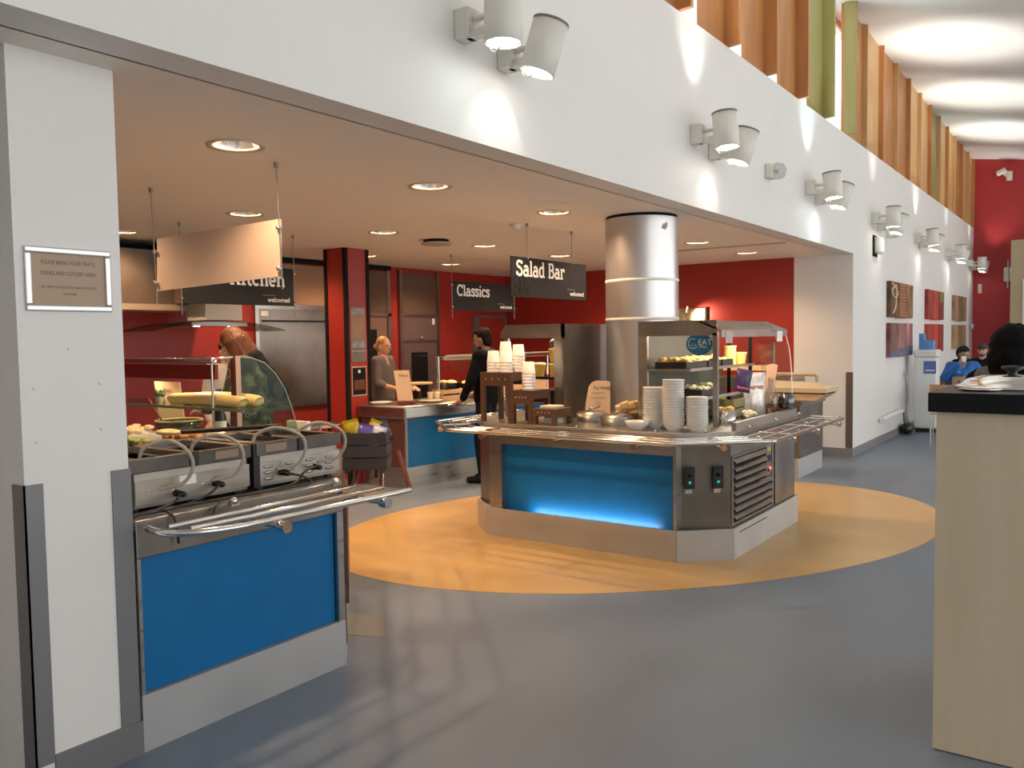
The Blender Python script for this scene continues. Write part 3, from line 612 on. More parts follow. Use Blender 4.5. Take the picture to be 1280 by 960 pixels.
# ================================================================== SIGNS
def hang_rod(t, a, b):
    part('rod', MB().tube([a, b], .004, 6), steel_d, t); part('ceiling_cap', MB().lathe([(.013, 0), (.013, .03)], (a[0], a[1], a[2]-.03), 10), steel_d, t)
t = thing('hanging_sign', 'blank cream back of a hanging sign above the near counter', 'sign', (-4.5, 3.2, 1.9))
part('board', MB().slab([(-5.12, 3.2, 1.945), (-3.885, 3.2, 1.975), (-3.875, 3.2, 2.30), (-5.10, 3.2, 2.285)], (0, .012, 0)), mat('sign_back', (.56, .44, .36), .55), t)
hang_rod(t, (-5.15, 3.2, SOF), (-5.125, 3.2, 1.86)); hang_rod(t, (-3.895, 3.2, SOF), (-3.87, 3.2, 1.90))
for x, zz in ((-5.115, 2.2), (-5.12, 2.0), (-3.88, 2.25), (-3.885, 2.02)): part('clamp', MB().ell((x, 3.19, zz), (.016, .016, .016), 8, 6), chrome, t)
def black_sign(x, y0, y1, z0, z1, txt, wd, size, label, rods, zt, ytx, brand=.21):
    t = thing('hanging_sign', label, 'sign', (x, (y0+y1)/2, z0))
    part('board', B(x-.01, x, y0, y1, z0, z1), signblk, t)
    part('lettering', slab_text(txt, size, (x+.0012, ytx, zt), (0, 1, 0), (0, 0, 1), wd), lettering, t, 'white slab-serif lettering')
    part('small_lettering', text_mb('welcomed', .062, (x+.001, y1-.05, z0+.035), (0, 1, 0), (0, 0, 1), 'RIGHT'), lettering, t)
    part('faint_line', B(x, x+.001, y1-.36, y1-.22, z0+.09, z0+.10), mat('faint_grey', (.09, .09, .09), .6), t)
    for y, top in rods:
        hang_rod(t, (x-.005, y, SOF), (x-.005, y, z1 if top else z0-.1))
        part('clamp', MB().ell((x, y, z1 if top else z1-.05), (.014, .014, .014), 8, 6), chrome, t)
        if not top: part('clamp', MB().ell((x, y, z0+.04), (.014, .014, .014), 8, 6), chrome, t)
    return t
sb = black_sign(-4.25, 6.0, 7.28, 1.965, 2.315, 'Salad Bar', .80, .135, 'black hanging sign reading Salad Bar', ((6.26, True), (7.02, True)), 2.15, 6.075)
part('faded_lettering', text_mb('EAT', .12, (-4.2488, 6.02, 2.055), (0, 1, 0), (0, 0, 1)), ghost, sb); part('faded_lettering', text_mb('DINE', .12, (-4.2488, 6.02, 1.975), (0, 1, 0), (0, 0, 1)), ghost, sb)
black_sign(-6.5, 7.955, 9.225, 1.955, 2.305, 'Classics', .66, .135, 'black hanging sign reading Classics', ((7.94, False), (9.24, False)), 2.13, 8.03)
black_sign(-6.42, 4.255, 5.44, 1.94, 2.295, 'Kitchen', .62, .135, 'black hanging sign reading Kitchen behind the blank sign', ((4.24, False), (5.455, False)), 2.12, 4.72)
# framed notice on the pillar
t = thing('framed_notice', 'silver framed brown paper notice on the white pillar', 'notice', (-3.06, 1.56, 1.66))
X = -3.06; fy0, fy1, fz0, fz1 = 1.415, 1.722, 1.72, 1.945
for nm_, q in (('frame_rail', B(X, X+.014, fy0, fy1, fz1-.022, fz1)), ('frame_rail', B(X, X+.014, fy0, fy1, fz0, fz0+.022)), ('frame_rail', B(X, X+.0138, fy0, fy0+.022, fz0+.022, fz1-.022)), ('frame_rail', B(X, X+.0138, fy1-.022, fy1, fz0+.022, fz1-.022))): part(nm_, q, alu, t, bevel=.005)
part('paper', B(X, X+.004, fy0+.018, fy1-.018, fz0+.018, fz1-.018), kraft, t)
for s_, sz, zz, m2 in (('PLEASE BRING YOUR TRAYS,', .0205, 1.886, .0), ('DISHES AND CUTLERY HERE!', .0205, 1.848, 0), ('LEFT OVER FOOD SHOULD BE PLACED IN THE FOOD', .0112, 1.802, 0), ('WASTE BIN', .0125, 1.778, 0)):
    tm = text_mb(s_, sz, (X+.0045, (fy0+fy1)/2, zz), (0, .74, 0), (0, 0, 1), 'CENTER', .0001); part('lettering', tm, ink, t)
# posters on the red column
for k, (z0, z1, nm_, m_) in enumerate(((1.62, 1.97, 'brown landscape poster at the top of the red column', mat('poster_tan', (.30, .17, .09), .4, nscale=12, col2=(.22, .12, .07))), (1.36, 1.62, 'curled dark grey landscape poster in the middle of the red column', mat('poster_grey', (.10, .085, .07), .35, nscale=10, col2=(.18, .16, .15))), (.985, 1.315, 'black food poster with pale border low on the red column', blackm))):
    t = thing('poster', nm_, 'poster', (-6.84, 6.69, z0)); px = -6.84+.002
    part('sheet', B(px, px+.004, 6.575, 6.80, z0, z1), m_ if k < 2 else mat('poster_border', (.45, .38, .33), .5), t)
    if k == 0: part('picture', B(px+.004, px+.005, 6.585, 6.79, z1-.08, z1-.01), mat('poster_sky', (.35, .36, .40), .4, nscale=20, col2=(.10, .11, .13)), t)
    if k == 1: part('picture', B(px+.004, px+.005, 6.585, 6.79, z1-.10, z1-.01), mat('poster_sky2', (.30, .31, .34), .4, nscale=14, col2=(.10, .1, .1)), t); part('fold', B(px+.004, px+.008, 6.575, 6.80, z1-.14, z1-.13), mat('poster_fold', (.4, .36, .33), .4), t)
    if k == 2:
        part('black_area', B(px+.004, px+.005, 6.587, 6.788, z0+.015, z1-.015), blackm, t); part('emblem', B(px+.005, px+.006, 6.67, 6.705, z1-.075, z1-.04), lettering, t)
        part('picture', B(px+.005, px+.006, 6.61, 6.77, z0+.07, z0+.18), mat('poster_food', (.22, .06, .03), .4, nscale=40, col2=(.05, .02, .015)), t)

# ================================================================== SALAD BAR
SP = [(-4.15, 5.45), (-2.47, 5.45), (-2.16, 5.74), (-2.16, 7.25), (-2.47, 7.55), (-4.15, 7.55), (-4.46, 7.25), (-4.46, 5.74)]
s_b = thing('salad_bar', 'octagonal stainless steel salad bar island with blue lit front on the yellow oval', 'salad bar', (-3.3, 6.5, 0))
part('skirt', MB().prism(inset(SP, .02), 0, .20), steel_m, s_b)
for i in range(8):
    p, q = Vector((*SP[i], 0)), Vector((*SP[(i+1)%8], 0)); d = (q-p).normalized(); nrm = Vector((d.y, -d.x, 0)); L_ = (q-p).length
    part('skirt_panel', MB().obox((p+q)/2-nrm*.01+Vector((0, 0, .1125)), d*(L_/2-.002), nrm*.01, (0, 0, .1125)), steel_m, s_b)
core = inset(SP, .03); core[0] = (core[0][0], 5.56); core[1] = (core[1][0], 5.56)
part('body', MB().prism(core, .2, .88), steel_d, s_b)
fy = 5.478
part('front_frame', MB().box(-4.13, -4.005, fy, 5.56, .225, .88).box(-2.505, -2.48, fy, 5.56, .225, .88).box(-4.005, -2.505, fy, 5.56, .752, .88), steel, s_b)
part('front_panel', B(-4.005, -2.505, 5.545, 5.562, .205, .752), blue, s_b, 'blue panel lit from below')
led = part('led_strip', B(-3.75, -2.66, 5.478, 5.50, .198, .208), mat('led_white', (.85, .96, 1), .4, emit=10), s_b, 'white light strip behind the skirt')
part('worktop', MB().prism(inset(SP, -.005), .88, .92), steel, s_b, bevel=.004)
part('worktop_lip', MB().box(-2.20, -2.165, 5.80, 7.22, .92, .975).box(-2.5, -2.2, 7.19, 7.22, .92, .975), steel, s_b)
# control boxes on the front right chamfer
ch_d = Vector((.31, .29, 0)).normalized(); ch_n = Vector((ch_d.y, -ch_d.x, 0))
for a in (.235, .73):
    c = Vector((-2.47, 5.45, .60))+Vector((.31, .29, 0))*a-ch_n*.026
    cb = part('switch_box', MB().obox(c+ch_n*.012, ch_d*.037, ch_n*.014, (0, 0, .077)), black, s_b, 'black control box')
    part('bezel', MB().obox(c+ch_n*.027-Vector((0, 0, .005)), ch_d*.026, ch_n*.002, (0, 0, .055)), mat('bezel_black', (.025, .027, .028), .3), cb)
    part('dial', MB().lathe([(.014, 0), (.012, .018)], c+ch_n*.027+Vector((0, 0, .018)), 14, M=ch_n.to_track_quat('Z', 'Y').to_matrix()), blackm, cb)
    part('green_button', MB().lathe([(.011, 0), (.008, .008)], c+ch_n*.027-Vector((0, 0, .032)), 14, M=ch_n.to_track_quat('Z', 'Y').to_matrix()), mat('button_green', (.03, .35, .26), .3, emit=.5), cb)
    part('data_label', MB().obox(c+ch_n*.002-Vector((0, 0, .10)), ch_d*.025, ch_n*.001, (0, 0, .014)), mat('label_pale', (.55, .52, .48), .5), cb)
# louvred compressor grille and door on the right side
xs_ = -2.19
gr = part('grille_frame', MB().box(xs_, xs_+.012, 5.76, 5.785, .24, .74).box(xs_, xs_+.012, 6.62, 6.655, .24, .74).box(xs_, xs_+.012, 5.785, 6.62, .725, .74).box(xs_, xs_+.012, 5.785, 6.62, .24, .255), steel_d, s_b)
for k in range(8):
    zz = .275+k*.058; y1 = 6.61 if k < 4 else 6.47
    part('louvre', MB().slab([(xs_+.002, 5.79, zz+.030), (xs_+.030, 5.79, zz+.004), (xs_+.033, 5.79, zz+.008), (xs_+.005, 5.79, zz+.034)], (0, y1-5.79, 0)), steel, gr)
part('backing', B(xs_-.002, xs_+.0015, 5.785, 6.62, .255, .725), blackm, gr)
cp = part('control_plate', B(xs_, xs_+.006, 6.50, 6.62, .49, .725), steel_d, s_b)
part('warning_label', B(xs_+.006, xs_+.007, 6.52, 6.61, .685, .715), mat('label_yellow', (.55, .42, .05), .5), cp); part('display', B(xs_+.006, xs_+.01, 6.53, 6.60, .60, .65), black, cp)
part('red_light', MB().ell((xs_+.008, 6.59, .545), (.009, .012, .012), 10, 6), mat('red_led', (1, .05, .03), .3, emit=4), cp); part('knob', MB().ell((xs_+.008, 6.55, .535), (.01, .014, .014), 10, 6), black, cp)
dr = part('side_door', B(xs_, xs_+.014, 6.70, 7.20, .235, .80), steel_d, s_b, bevel=.003); part('door_pull', B(xs_+.014, xs_+.03, 6.98, 7.12, .735, .75), chrome, dr)
part('crease', B(-2.159, -2.158, 5.85, 6.45, .178, .184), blackm, s_b)
# tray rails following the octagon
SPR = [SP[7], SP[0], SP[1], SP[2], SP[3]]
def crisp(pts, e=.012):
    p = [Vector(q) for q in pts]; out = [p[0]]
    for i in range(1, len(p)-1):
        a = (p[i-1]-p[i]).normalized(); b = (p[i+1]-p[i]).normalized(); out += [p[i]+a*e*2, p[i]+a*e, p[i]+b*e, p[i]+b*e*2]
    return out+[p[-1]]
def off(d, ext0, ext1):
    o8 = inset(SP, -d); q = [o8[7], o8[0], o8[1], o8[2], o8[3]]
    return [(q[0][0], ext0), *q[0:4], (q[3][0], ext1)]
zr = .885
for d in (.10, .215): part('rail_tube', MB().tube(crisp([(x, y, zr) for x, y in off(d, 6.9, 7.36)]), .0125), chrome, s_b)
oo = off(.33, 6.9, 7.38); ii = off(.10, 6.9, 7.36)[-1]
part('rail_tube', MB().tube(crisp([(x, y, zr) for x, y in oo]+[(oo[-1][0]-.04, 7.43, zr), (ii[0]-.05, 7.43, zr)]), .014), chrome, s_b)
mid_ = [((-3.92, 5.45), (0, -1)), ((-3.27, 5.45), (0, -1)), ((-2.62, 5.45), (0, -1)), ((-2.32, 5.59), (.69, -.73)), ((-2.16, 6.0), (1, 0)), ((-2.16, 6.6), (1, 0)), ((-2.16, 7.2), (1, 0)), ((-4.46, 6.0), (-1, 0)), ((-4.46, 6.4), (-1, 0)), ((-4.3, 5.6), (-.69, -.73))]
for (x, y), (nx, ny) in mid_:
    b_ = part('rail_bracket', MB().tube([(x, y, zr-.03), (x+nx*.34, y+ny*.34, zr-.03)], .011), chrome, s_b)
    Mq = Vector((nx, ny, 0)).to_track_quat('Z', 'Y').to_matrix()
    part('end_cap', MB().lathe([(.021, -.015), (.021, .015)], (x+nx*.345, y+ny*.345, zr-.03), 16, M=Mq), mat('brass_cap', (.55, .36, .20), .3, 1) if y < 5.7 else chrome, b_)
    part('cross_bar', MB().tube([(x+nx*.09, y+ny*.09, zr+.006), (x+nx*.32, y+ny*.32, zr+.006)], .009, 8), chrome, b_)
    part('fixing_stud', MB().ell((x+nx*.02, y+ny*.02, .93), (.01, .01, .012), 8, 6), chrome, b_)
# left case (open to the far left)
lc = thing('heated_case', 'left stainless steel display case on the salad bar with framed end window', 'display case', (-4.0, 6.6, .92))
part('back_panel', B(-3.72, -3.70, 5.95, 7.3, .92, 1.715), steel_d, lc)
lcx0, lcx1 = -4.34, -3.70
part('end_frame', MB().slab([(lcx0, 5.95, 1.64), (lcx0+.05, 5.95, 1.715), (lcx1, 5.95, 1.715), (lcx1, 5.95, 1.60), (lcx0, 5.95, 1.60)], (0, .03, 0)).box(-3.79, -3.72, 5.95, 5.98, .92, 1.60).box(-4.30, -4.26, 5.95, 5.98, .92, 1.60), steel, lc)
part('far_end_frame', MB().box(-3.79, -3.72, 7.27, 7.3, .92, 1.60).box(-4.30, -4.26, 7.27, 7.3, .92, 1.60).box(lcx0, -3.72, 7.27, 7.3, 1.60, 1.715), steel, lc)
part('roof', B(lcx0+.05, -3.72, 5.98, 7.27, 1.70, 1.715), steel, lc)
part('visor', MB().slab([(lcx0, 5.98, 1.60), (lcx0, 5.98, 1.64), (lcx0+.05, 5.98, 1.70), (lcx0+.06, 5.98, 1.69), (lcx0+.012, 5.98, 1.63), (lcx0+.012, 5.98, 1.60)], (0, 1.29, 0)), steel, lc)
part('shelf', B(-4.20, -3.72, 5.99, 7.26, 1.255, 1.268), gl_green, lc); part('shelf_bar', B(-4.26, -3.79, 5.955, 5.975, 1.25, 1.272), blackm, lc)
part('strip_light', B(-4.1, -3.9, 6.1, 7.2, 1.685, 1.70), glowm, lc); lamp('light', 'SPOT', (-4.0, 6.4, 1.67), 2.5, WARM, lc, (0, 0, -1), 140, .5, .05)
soup = mat('soup_yellow', (.62, .42, .08), .3); lidm = mat('tub_lid', (.80, .62, .25), .4)
for k, (x, y, zz, nm_) in enumerate(((-3.87, 6.12, 1.268, 'lower yellow tub stacked inside the left display case'), (-3.87, 6.12, 1.395, 'upper yellow tub stacked inside the left display case'), (-4.08, 6.14, 1.268, 'single yellow tub on the shelf of the left display case'))):
    t = thing('food_tub', nm_, 'tub', (x, y, zz), 'yellow tubs in the left display case')
    part('tub', MB().lathe([(.055, zz), (.068, zz+.10)], (x, y, 0), 18), soup, t); part('lid', MB().lathe([(.072, zz+.10), (.072, zz+.112), (.05, zz+.118)], (x, y, 0), 18), lidm, t)
lump('bread_roll', (-3.87, 6.12, 1.555), (.07, .06, .04), mat('dark_roll', (.12, .05, .03), .6), 'dark bread roll on top of the stacked yellow tubs', 'bread')
single('dark_box', B(-3.98, -3.80, 6.1, 6.3, .92, 1.15), blackm, 'black box under the shelf of the left display case', 'box', bevel=.01)
# right case (open to the aisle)
rcs = thing('chilled_case', 'right stainless steel display case with sloping canopy on the salad bar', 'display case', (-2.7, 6.7, .92))
x0, x1, y0, y1 = -3.01, -2.39, 5.95, 7.48
part('end_stile', B(x0, x0+.075, y0, y0+.03, .92, 1.60), steel, rcs); part('end_stile', B(x1-.01, x1+.025, y0, y0+.035, .92, 1.62), steel_d, rcs)
part('end_band', B(x0, x1+.02, y0, y0+.03, 1.60, 1.715), steel_d, rcs)
part('back_panel', B(x0+.02, x0+.035, y0+.03, y1, .92, 1.70), steel, rcs)
part('inner_panel', B(-2.935, -2.42, 7.44, 7.455, .92, 1.60), gl_clear, rcs)
part('inner_side', B(-2.97, -2.955, y0+.03, y1, .92, 1.6), mat('inner_olive', (.12, .112, .085), .5, .2), rcs)
part('roof', B(x0+.035, x1-.12, y0+.03, y1, 1.70, 1.715), steel, rcs)
part('canopy', MB().slab([(x1-.12, y0, 1.715), (x1+.06, y0, 1.64), (x1+.06, y0, 1.585), (x1+.045, y0, 1.585), (x1+.045, y0, 1.632), (x1-.12, y0, 1.70)], (0, y1-y0, 0)), steel, rcs)
part('shelf', B(-2.95, -2.60, y0+.03, 7.38, 1.335, 1.348), gl_green, rcs); part('shelf_nosing', MB().box(-2.60, -2.585, y0+.02, 7.38, 1.328, 1.350).box(-2.95, -2.60, y0+.01, y0+.03, 1.328, 1.348), steel, rcs)
part('shelf', B(-2.95, -2.53, y0+.03, 7.38, 1.115, 1.128), gl_green, rcs); part('shelf_nosing', MB().box(-2.53, -2.515, y0+.02, 7.38, 1.108, 1.130), steel, rcs)
for x in (-2.86, -2.66): part('perforated_strip', B(x, x+.03, 7.43, 7.44, .95, 1.58), blackm, rcs)
gq = [(x1+.05, 1.585), (x1+.075, 1.50), (x1+.09, 1.40), (x1+.10, 1.28), (x1+.105, 1.15), (x1+.105, .93)]
gv = MB(); gv.v = [(x, y, z_) for x, z_ in gq for y in (6.7, y1)]; gv.f = [(2*i, 2*i+1, 2*i+3, 2*i+2) for i in range(5)]; gv.smooth = [True]*5
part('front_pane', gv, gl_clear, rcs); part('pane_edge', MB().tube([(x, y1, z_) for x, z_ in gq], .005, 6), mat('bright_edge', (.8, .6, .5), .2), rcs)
part('strip_light', B(-2.62, -2.5, 6.1, 7.35, 1.655, 1.665), glowm, rcs)
for y in (6.3, 7.0): lamp('light', 'SPOT', (-2.6, y, 1.63), 3.0, WARM, rcs, (0, 0, -1), 150, .5, .05)
for y, m_ in ((6.02, mat('tag_pink', (.55, .42, .40), .5)), (7.2, lettering)): part('price_tag', B(x1+.061, x1+.064, y, y+.14, 1.54, 1.63), m_, rcs)
# EAT sticker, an oval hanging card
t = thing('oval_sign', 'teal oval sign reading EAT inside the right display case', 'sign', (-2.55, 6.0, 1.44))
ov = [(-2.535+.105*math.cos(2*math.pi*k/32), 6.02, 1.535+.085*math.sin(2*math.pi*k/32)) for k in range(32)]
part('card', MB().slab(ov, (0, .003, 0)), mat('teal', (.012, .17, .30), .4), t); part('hanger', MB().tube([(-2.535, 6.0215, 1.62), (-2.535, 6.0215, 1.70)], .0015, 5), chrome, t)
part('lettering', text_mb('EAT', .062, (-2.545, 6.0185, 1.53), (1, 0, 0), (0, 0, 1)), lettering, t)
part('lettering', text_mb('WELL', .026, (-2.535, 6.0185, 1.507), (1, 0, 0), (0, 0, 1)), lettering, t)
part('swirl', MB().tube([Vector((-2.585+.037*math.cos(R(a)), 6.0185, 1.54+.037*math.sin(R(a)))) for a in range(60, 331, 18)], .0028, 5), lettering, t)
part('smile', MB().tube([Vector((-2.58+.02*math.cos(R(a)), 6.0185, 1.542+.02*math.sin(R(a)))) for a in range(200, 341, 20)], .002, 5), lettering, t)
# trays of food on the shelves
crisp = mat('pastry', (.62, .36, .10), .6, nscale=30, col2=(.76, .52, .2)); pale = mat('pale_rolls', (.70, .56, .34), .6, nscale=30, col2=(.78, .66, .45))
def food_tray(x0, x1, y0, y1, zz, label, fm, n, fs=.03, group=None):
    t = thing('food_tray', label, 'tray', ((x0+x1)/2, (y0+y1)/2, zz), group)
    part('tray', MB().box(x0, x1, y0, y1, zz, zz+.006).box(x0, x0+.006, y0, y1, zz+.006, zz+.05).box(x1-.006, x1, y0, y1, zz+.006, zz+.05).box(x0+.006, x1-.006, y0, y0+.006, zz+.006, zz+.05).box(x0+.006, x1-.006, y1-.006, y1, zz+.006, zz+.05), black, t)
    for i in range(n):
        M = Matrix.Rotation(random.random()*6, 3, 'Z') @ Matrix.Rotation(random.uniform(-.6, .6), 3, 'X')
        part('pastry', MB().ell((random.uniform(x0+fs, x1-fs), random.uniform(y0+fs, y1-fs), zz+.05+random.uniform(-.01, .025)), (fs*1.25, fs*.8, fs*.62), 8, 6, .12, M), fm, t)
food_tray(-2.90, -2.64, 6.02, 6.42, 1.348, 'black tray heaped with golden pastries on the upper glass shelf', crisp, 34)
food_tray(-2.90, -2.64, 6.46, 6.72, 1.348, 'second black tray of golden pastries on the upper glass shelf', crisp, 20)
food_tray(-2.90, -2.64, 6.76, 7.0, 1.348, 'third black tray of pastries beside the yellow tubs', crisp, 14)
food_tray(-2.84, -2.57, 6.15, 6.62, 1.128, 'black tray of pale rolls on the lower glass shelf', pale, 28)
for x, y, zz, m_, nm_, h in ((-2.70, 7.09, 1.348, mat('tub_clear_yellow', (.72, .56, .18), .3), 'tall pale yellow tub on the upper glass shelf', .16), (-2.68, 7.26, 1.348, mat('tub_butter', (.78, .60, .16), .3), 'wide butter-yellow tub at the far end of the upper glass shelf', .10)):
    t = thing('food_tub', nm_, 'tub', (x, y, zz)); part('tub', MB().lathe([(.05, zz), (.062 if h < .12 else .05, zz+h-.012)], (x, y, 0), 18), m_, t); part('lid', MB().lathe([(.066 if h < .12 else .054, zz+h-.012), (.066 if h < .12 else .054, zz+h)], (x, y, 0), 18), lidm, t)
def pillow(M, wd, th, h, nx=8, nz=9):
    q = MB(); vs = []
    for sgn in (-1, 1):
        for i in range(nz+1):
            for j in range(nx+1):
                u, v = j/nx*2-1, i/nz*2-1; b_ = th*(1-u**4)*(1-v**4)*(1+.15*math.sin(9*u+4*v)); vs.append(M @ Vector((u*wd/2*(1-.05*math.cos(3*v)), sgn*b_, (v+1)*h/2)))
    o_ = (nx+1)*(nz+1); fs = []
    for i in range(nz):
        for j in range(nx):
            a = i*(nx+1)+j; fs += [(a, a+1, a+nx+2, a+nx+1), (o_+a, o_+a+nx+1, o_+a+nx+2, o_+a+1)]
    return q.add(vs, fs, True)
Mb = Matrix.Translation((-2.42, 6.93, .925)) @ Matrix.Rotation(R(48), 4, 'Z') @ Matrix.Rotation(R(-6), 4, 'X')
t = thing('crisp_bag', 'tall silver and white crisp bag standing beside the lower glass shelf', 'crisps', (-2.42, 6.93, .92))
part('bag', pillow(Mb, .21, .04, .36), mat('bag_silver', (.55, .42, .36), .25, .3, nscale=14, col2=(.88, .86, .84)), t)
part('print_band', pillow(Mb @ Matrix.Translation((0, 0, .21)), .20, .045, .05), mat('bag_print', (.50, .26, .17), .4), t)
Mb = Matrix.Translation((-2.47, 6.74, 1.13)) @ Matrix.Rotation(R(40), 4, 'Z') @ Matrix.Rotation(R(10), 4, 'Y')
t = thing('crisp_bag', 'dark purple crisp bag leaning beside the silver bag', 'crisps', (-2.47, 6.74, 1.128))
part('bag', pillow(Mb, .13, .03, .19), mat('bag_purple', (.05, .025, .09), .3), t); part('print_band', pillow(Mb @ Matrix.Translation((0, 0, .02)), .125, .032, .03), mat('bag_pink', (.5, .12, .15), .4), t)
t = thing('slatted_box', 'olive slatted wooden box under the lower glass shelf', 'box', (-2.72, 6.9, .92))
for zz in (.93, 1.01): part('slat', B(-2.50, -2.488, 6.62, 7.02, zz, zz+.065), mat('olive_wood', (.30, .24, .10), .5), t); part('slat', B(-2.80, -2.5, 6.62, 6.632, zz, zz+.065), mat('olive_wood', (.3, .24, .1)), t)
part('post', MB().box(-2.52, -2.50, 6.632, 6.65, .92, 1.08).box(-2.52, -2.50, 7.0, 7.02, .92, 1.08), wood_d, t); part('base', B(-2.80, -2.50, 6.632, 7.02, .92, .93), wood_d, t)
lump('lemon', (-2.66, 6.75, 1.07), (.05, .035, .03), mat('lemon_yellow', (.65, .45, .03), .4), 'yellow fruit in the olive slatted box', 'fruit', jit=.02)
# cold pans on the right worktop
def bowl_of(x, y, z0, r, h, bm_, fm, label, n=10, cat='bowl', fs=.03):
    t = thing('food_bowl', label, cat, (x, y, z0))
    part('bowl', MB().lathe([(r*.9, z0), (r, z0+h), (r*.95, z0+h), (r*.85, z0+h*.6), (.001, z0+h*.55)], (x, y, 0), 22), bm_, t)
    for i in range(n):
        a = random.random()*6.28; q = r*.7*math.sqrt(random.random())
        part('piece', MB().ell((x+q*math.cos(a), y+q*math.sin(a), z0+h+random.uniform(-.005, .02)), (fs, fs*.75, fs*.6), 8, 5, .12, Matrix.Rotation(a, 3, 'Z')), fm, t)
    return t
bowl_of(-2.40, 6.22, .92, .075, .10, chrome, crisp, 'steel pot of crackers beside the white bowls')
bowl_of(-2.62, 6.12, .92, .09, .075, black, mat('dark_salad', (.08, .05, .03), .6), 'black bowl of dark salad behind the steel pot')
bowl_of(-2.32, 6.52, .92, .075, .05, steel_d, pale, 'low dish of folded wraps by the steel lip', 8)
bowl_of(-2.52, 6.42, .92, .06, .06, black, mat('red_salad', (.25, .03, .03), .5), 'small black bowl of red salad', 8)
single('bread_knife', B(-2.60, -2.42, 5.80, 5.83, .92, .928), lettering, 'white-handled knife lying near the bowl stacks', 'knife')
def bottle(x, y, z0, prof, fill_r, fill_h, fm, label, name='bottle'):
    t = thing(name, label, 'bottle' if name == 'bottle' else 'jar', (x, y, z0))
    part('glass', MB().shell([(.001, 0)]+prof, (x, y, z0), 20), glass('bottle_glass', (.72, .74, .72), base=.14), t); part('contents', MB().lathe([(fill_r, .006), (fill_r, fill_h)], (x, y, z0), 18), fm, t)
    return t
bottle(-2.33, 7.05, .92, [(.062, 0), (.066, .12), (.055, .17), (.024, .24), (.022, .31), (.027, .315)], .059, .10, mat('vinegar', (.30, .09, .04), .3), 'clear glass bottle of brown dressing by the silver crisp bag')
bottle(-2.27, 7.30, .92, [(.05, 0), (.055, .13), (.04, .155)], .046, .06, mat('nuts', (.35, .25, .12), .6), 'clear glass jar beside the dark jam jar', 'jar')
t = bottle(-2.22, 7.12, .975, [(.055, 0), (.068, .04), (.066, .10), (.045, .125)], .062, .10, mat('jam_dark', (.015, .006, .012), .2), 'round jar of dark preserve on the steel lip', 'jar'); part('lid', MB().lathe([(.046, .118), (.046, .135)], (-2.22, 7.12, .975), 16), black, t)
t = thing('menu_card', 'curved peach menu card beyond the silver crisp bag', 'card', (-2.45, 7.42, .92))
part('sheet', MB().slab([(-2.52, 7.40, 1.0), (-2.44, 7.40, 1.0), (-2.41, 7.40, 1.18), (-2.385, 7.40, 1.33), (-2.43, 7.40, 1.345), (-2.48, 7.40, 1.33)], (0, .004, 0)), mat('card_orange', (.72, .40, .26), .5), t); part('foot', B(-2.50, -2.44, 7.38, 7.43, .92, 1.0), wood_d, t)
# dark wood stepped stands, cups, bowls
def step_stand(x0, x1, y0, y1, h, label):
    t = thing('wooden_stand', label, 'stand', ((x0+x1)/2, (y0+y1)/2, .92), 'stepped wooden stands on the salad bar'); z0 = .92; lg = .035; ap = min(.11, h*.45)
    part('top', B(x0, x1, y0, y1, z0+h-.015, z0+h), wood_d, t)
    part('apron', B(x0+lg, x1-lg, y0, y0+.015, z0+h-ap, z0+h-.015), wood_d, t); part('apron', B(x0+lg, x1-lg, y1-.015, y1, z0+h-ap, z0+h-.015), wood_d, t)
    part('side_apron', B(x1-.015, x1, y0+lg, y1-lg, z0+h-.07, z0+h-.015), wood_d, t); part('side_apron', B(x0, x0+.015, y0+lg, y1-lg, z0+h-.07, z0+h-.015), wood_d, t)
    for a in (x0, x1-lg):
        for b_ in (y0, y1-lg): part('leg', B(a, a+lg, b_, b_+lg, z0, z0+h-.015), wood_d, t)
    for i in range(4): part('peg', MB().ell((x0+lg+.02+i*(x1-x0-2*lg-.04)/3, y0-.001, z0+h-ap*.5), (.005, .003, .005), 6, 4), lampw, t)
    return t
step_stand(-4.24, -3.93, 5.52, 5.80, .405, 'tallest stepped dark wood stand, carrying four stacks of white cups')
step_stand(-3.925, -3.72, 5.50, 5.78, .265, 'middle stepped dark wood stand, carrying one stack of white cups')
step_stand(-3.715, -3.50, 5.50, 5.76, .125, 'lowest stepped dark wood stand with paper on it')
def cup_stack(x, y, z0, n, label):
    for i in range(n):
        zz = z0+i*.025; up = i == n-1
        t = single('paper_cup', MB().lathe([(.054, zz), (.057, zz+.009), (.053, zz+.013), (.043, zz+.10), (.039, zz+.10), (.001, zz+.098)], (x, y, 0), 20), paper,
            '%s paper cup from the bottom of %s' % (('lowest', 'second', 'third', 'fourth', 'fifth', 'sixth', 'seventh', 'eighth')[i], label), 'cup', 'upturned white paper cups on the wooden stands')
cup_stack(-4.16, 5.60, 1.325, 4, 'the front left cup stack'); cup_stack(-4.02, 5.58, 1.325, 4, 'the front right cup stack'); cup_stack(-4.12, 5.72, 1.325, 7, 'the back left cup stack'); cup_stack(-3.985, 5.71, 1.325, 6, 'the back right cup stack')
cup_stack(-3.83, 5.63, 1.185, 6, 'the stack on the middle wooden stand')
for k, (x, y, zz) in enumerate(((-3.88, 5.72, 1.185),)): single('paper_cup', MB().lathe([(.036, zz), (.05, zz+.08), (.052, zz+.083), (.046, zz+.08), (.033, zz+.006), (.001, zz+.006)], (x, y, 0), 18), paper, 'single white cup upright on the middle wooden stand', 'cup')
single('napkin_pile', B(-3.68, -3.54, 5.56, 5.70, 1.045, 1.065), mat('napkin', (.70, .60, .44), .7), 'small pile of cream napkins on the lowest wooden stand', 'napkins', bevel=.004)
